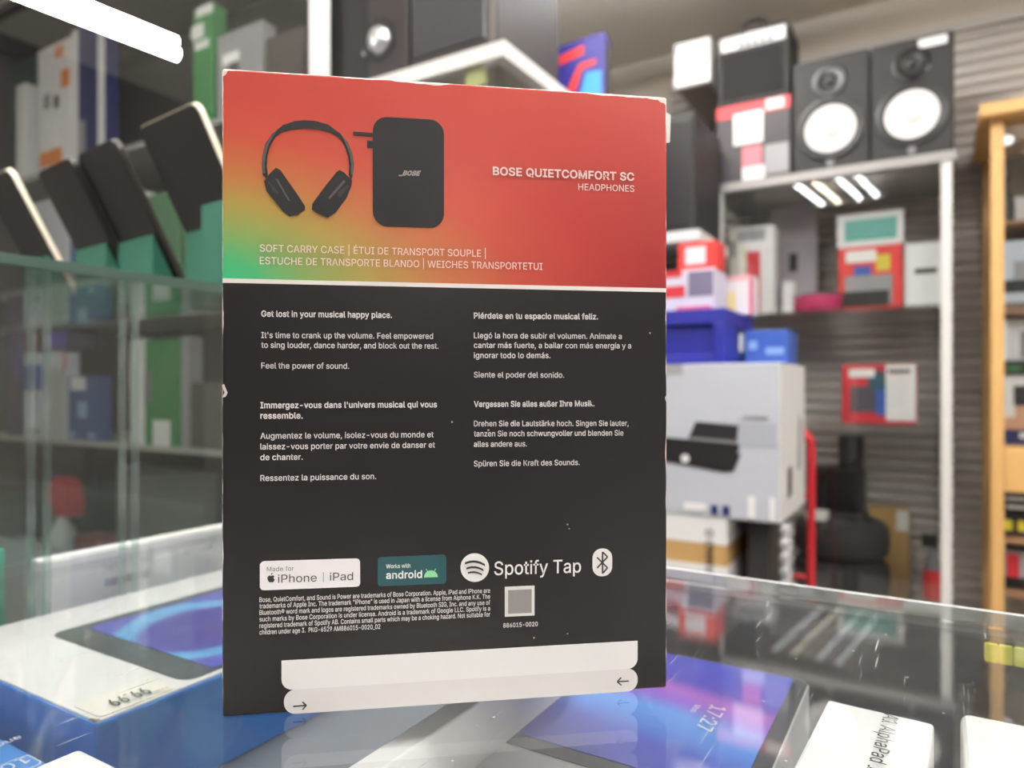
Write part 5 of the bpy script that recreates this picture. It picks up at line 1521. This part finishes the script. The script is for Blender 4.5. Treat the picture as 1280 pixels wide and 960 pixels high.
tall_item('dark_grey_box', 'wide dark grey box on the upper shelf beside the navy box', 'box', 143, 236, 75, z, mat('charcoal_card', (62, 60, 58), 0.5), [('grey_lettering', 'f', .1, .5, .3, .4, M_dark)], y=1.515)
tall_item('green_pack', 'green carded pack with white header on the upper shelf', 'pack', 241, 266, 8, z, M_green, [('white_header', 'f', .2, 1.0, .92, 1.0, M_white_card), ('white_tag', 'f', -.05, .55, .74, .86, M_white_card), ('white_tag', 'f', .1, .8, .64, .71, M_white_card)])
tall_item('grey_carton', 'mid grey carton with a white sticker near the white post', 'box', 271, 328, 35, z, M_grey_card, [('white_sticker', 'f', .14, .5, .62, .74, M_paper), ('dark_spot', 'f', .28, .5, .5, .62, M_dark)])
tall_item('brown_grey_box', 'dark brown carton next to the white post on the upper shelf', 'box', 333, 378, 40, z, mat('brown_grey', (80, 72, 68), 0.5))
z = TSH[1]
tall_item('white_printer_box', 'white box with grey print, second shelf of the tall cabinet', 'box', 30, 84, 250, z, mat('cool_white', (200, 200, 206), 0.5), [('grey_print', 'f', .2, .55, .4, .46, M_grey_plastic)])
tall_item('blue_ink_box', 'blue box with pale marks beside the white box, second shelf', 'box', 88, 122, 270, z, mat('mid_blue', (58, 88, 140), 0.5), [('pale_mark', 'f', .3, .6, .1, .3, mat('pale_blue_mark', (150, 176, 204), 0.5))])
tall_item('white_strip_pack', 'slim white pack on the second shelf of the tall cabinet', 'pack', 164, 180, 240, z, M_white_card)
tall_item('green_strip_pack', 'green pack with a white foot label on the second shelf', 'pack', 184, 224, 240, z, mat('dull_green', (84, 120, 88), 0.5), [('white_label', 'f', .22, .74, .0, .22, M_white_card)])
z = TSH[2]
tall_item('white_blue_box', 'white box with a blue picture on the middle shelf of the tall cabinet', 'box', 30, 82, 441, z, mat('cool_white_2', (214, 212, 224), 0.5), [('blue_picture', 'f', .0, .45, .56, .86, M_blue), ('grey_panel', 'f', .6, 1.0, .0, .82, mat('light_grey_print', (186, 186, 186), 0.5)), ('dark_print', 'f', .1, .4, .04, .1, M_grey_plastic), ('red_edge', 'f', .96, 1.0, .8, 1, M_red)])
tall_item('blue_spotted_box', 'blue box with white spots beside the white and blue box', 'box', 85, 122, 470, z, mat('denim_blue', (58, 84, 138), 0.5), [('white_spot', 'f', .1, .6, .78, .98, M_white_card), ('pale_mark', 'f', .35, .65, .35, .6, MATS['pale_blue_mark']), ('white_spot', 'f', .05, .25, .04, .12, MATS['pale_blue_mark']), ('white_spot', 'f', .7, .9, .04, .12, MATS['pale_blue_mark'])])
tall_item('purple_box', 'dark purple box at the far end of the middle shelf, beside the white box', 'box', 8, 26, 414, z, mat('dark_purple', (70, 58, 92), 0.5), [('violet_patch', 'f', .7, .95, .55, .9, mat('violet_print', (96, 74, 170), 0.5)), ('maroon_patch', 'f', .35, .65, .3, .98, mat('maroon_print', (100, 66, 74), 0.5))], y=1.345, depth=.12)
tall_item('violet_box', 'small violet and maroon box lying on the white box with a blue picture', 'box', 30, 86, 414, zat(441, 2.67) + .001, mat('dark_purple', (70, 58, 92), 0.5), [('violet_patch', 'f', .55, .95, .2, .9, MATS['violet_print']), ('maroon_patch', 'f', .0, .45, .05, .95, MATS['maroon_print'])], depth=.1)
tall_item('tall_white_pack', 'tall slim white pack next to the green pack on the middle shelf', 'pack', 162, 179, 424, z, M_white_card)
tall_item('tall_green_pack', 'tall green pack with a white foot label on the middle shelf', 'pack', 181, 224, 424, z, M_green, [('white_label', 'f', .25, .75, .0, .24, M_white_card), ('dark_patch', 'f', -.0, .2, .4, .7, M_grey_plastic)])
tall_item('grey_slim_pack', 'slim grey pack beside the tall green pack on the middle shelf', 'pack', 226, 236, 420, z, M_grey_card)
tall_item('dark_flat_box', 'dark brown box at the end of the middle shelf', 'box', 238, 275, 478, z, mat('umber_card', (88, 82, 76), 0.5))
z = TSH[3]
tall_item('black_floor_box', 'large black box on the bottom shelf of the tall cabinet', 'box', 28, 104, 556, z, M_black, y=1.50)
tall_item('grey_floor_box', 'wide grey box on the bottom shelf of the tall cabinet', 'box', 145, 255, 585, z, mat('mid_grey_card', (110, 112, 108), 0.5), [('white_tag', 'f', .2, .32, .02, .2, M_white_card), ('white_tag', 'f', .46, .58, .02, .14, M_white_card)], y=1.46)
tall_item('small_red_box', 'small flat red box on the bottom shelf', 'box', 92, 120, 672, z, mat('dull_red', (120, 44, 48), 0.5), y=1.37, depth=.08)
xx, d_ = on_y(72, 1.40)
t = thing('spray_gun_bottle', 'white bottle with a large red trigger head on the bottom shelf', 'bottle', (xx, 1.42, z + .0005))
h_ = zat(645, d_) - z
MB().lathe([(0, 0), (.045, 0), (.047, .02), (.047, h_ * .55), (.03, h_ * .8), (.02, h_), (0, h_)], seg=28).build('bottle_body', mat('milky_plastic', (206, 214, 212), 0.4), t, smooth=40)
MB().lathe([(0, h_), (.03, h_), (.034, h_ + .05), (.0, h_ + .06)], seg=24).build('collar', M_red, t, smooth=40)
hd = MB()
hd.prism([(-.06, h_ + .04), (.03, h_ + .04), (.085, h_ + .0), (.10, h_ + .05), (.07, h_ + .13), (.0, h_ + .15), (-.05, h_ + .11)], -.03, .03, axis='y')
hd.build('trigger_head', M_red, t)
MB().box(-.07, -.03, -.012, .012, h_ + .135, h_ + .15).build('blue_nozzle', M_blue, t)
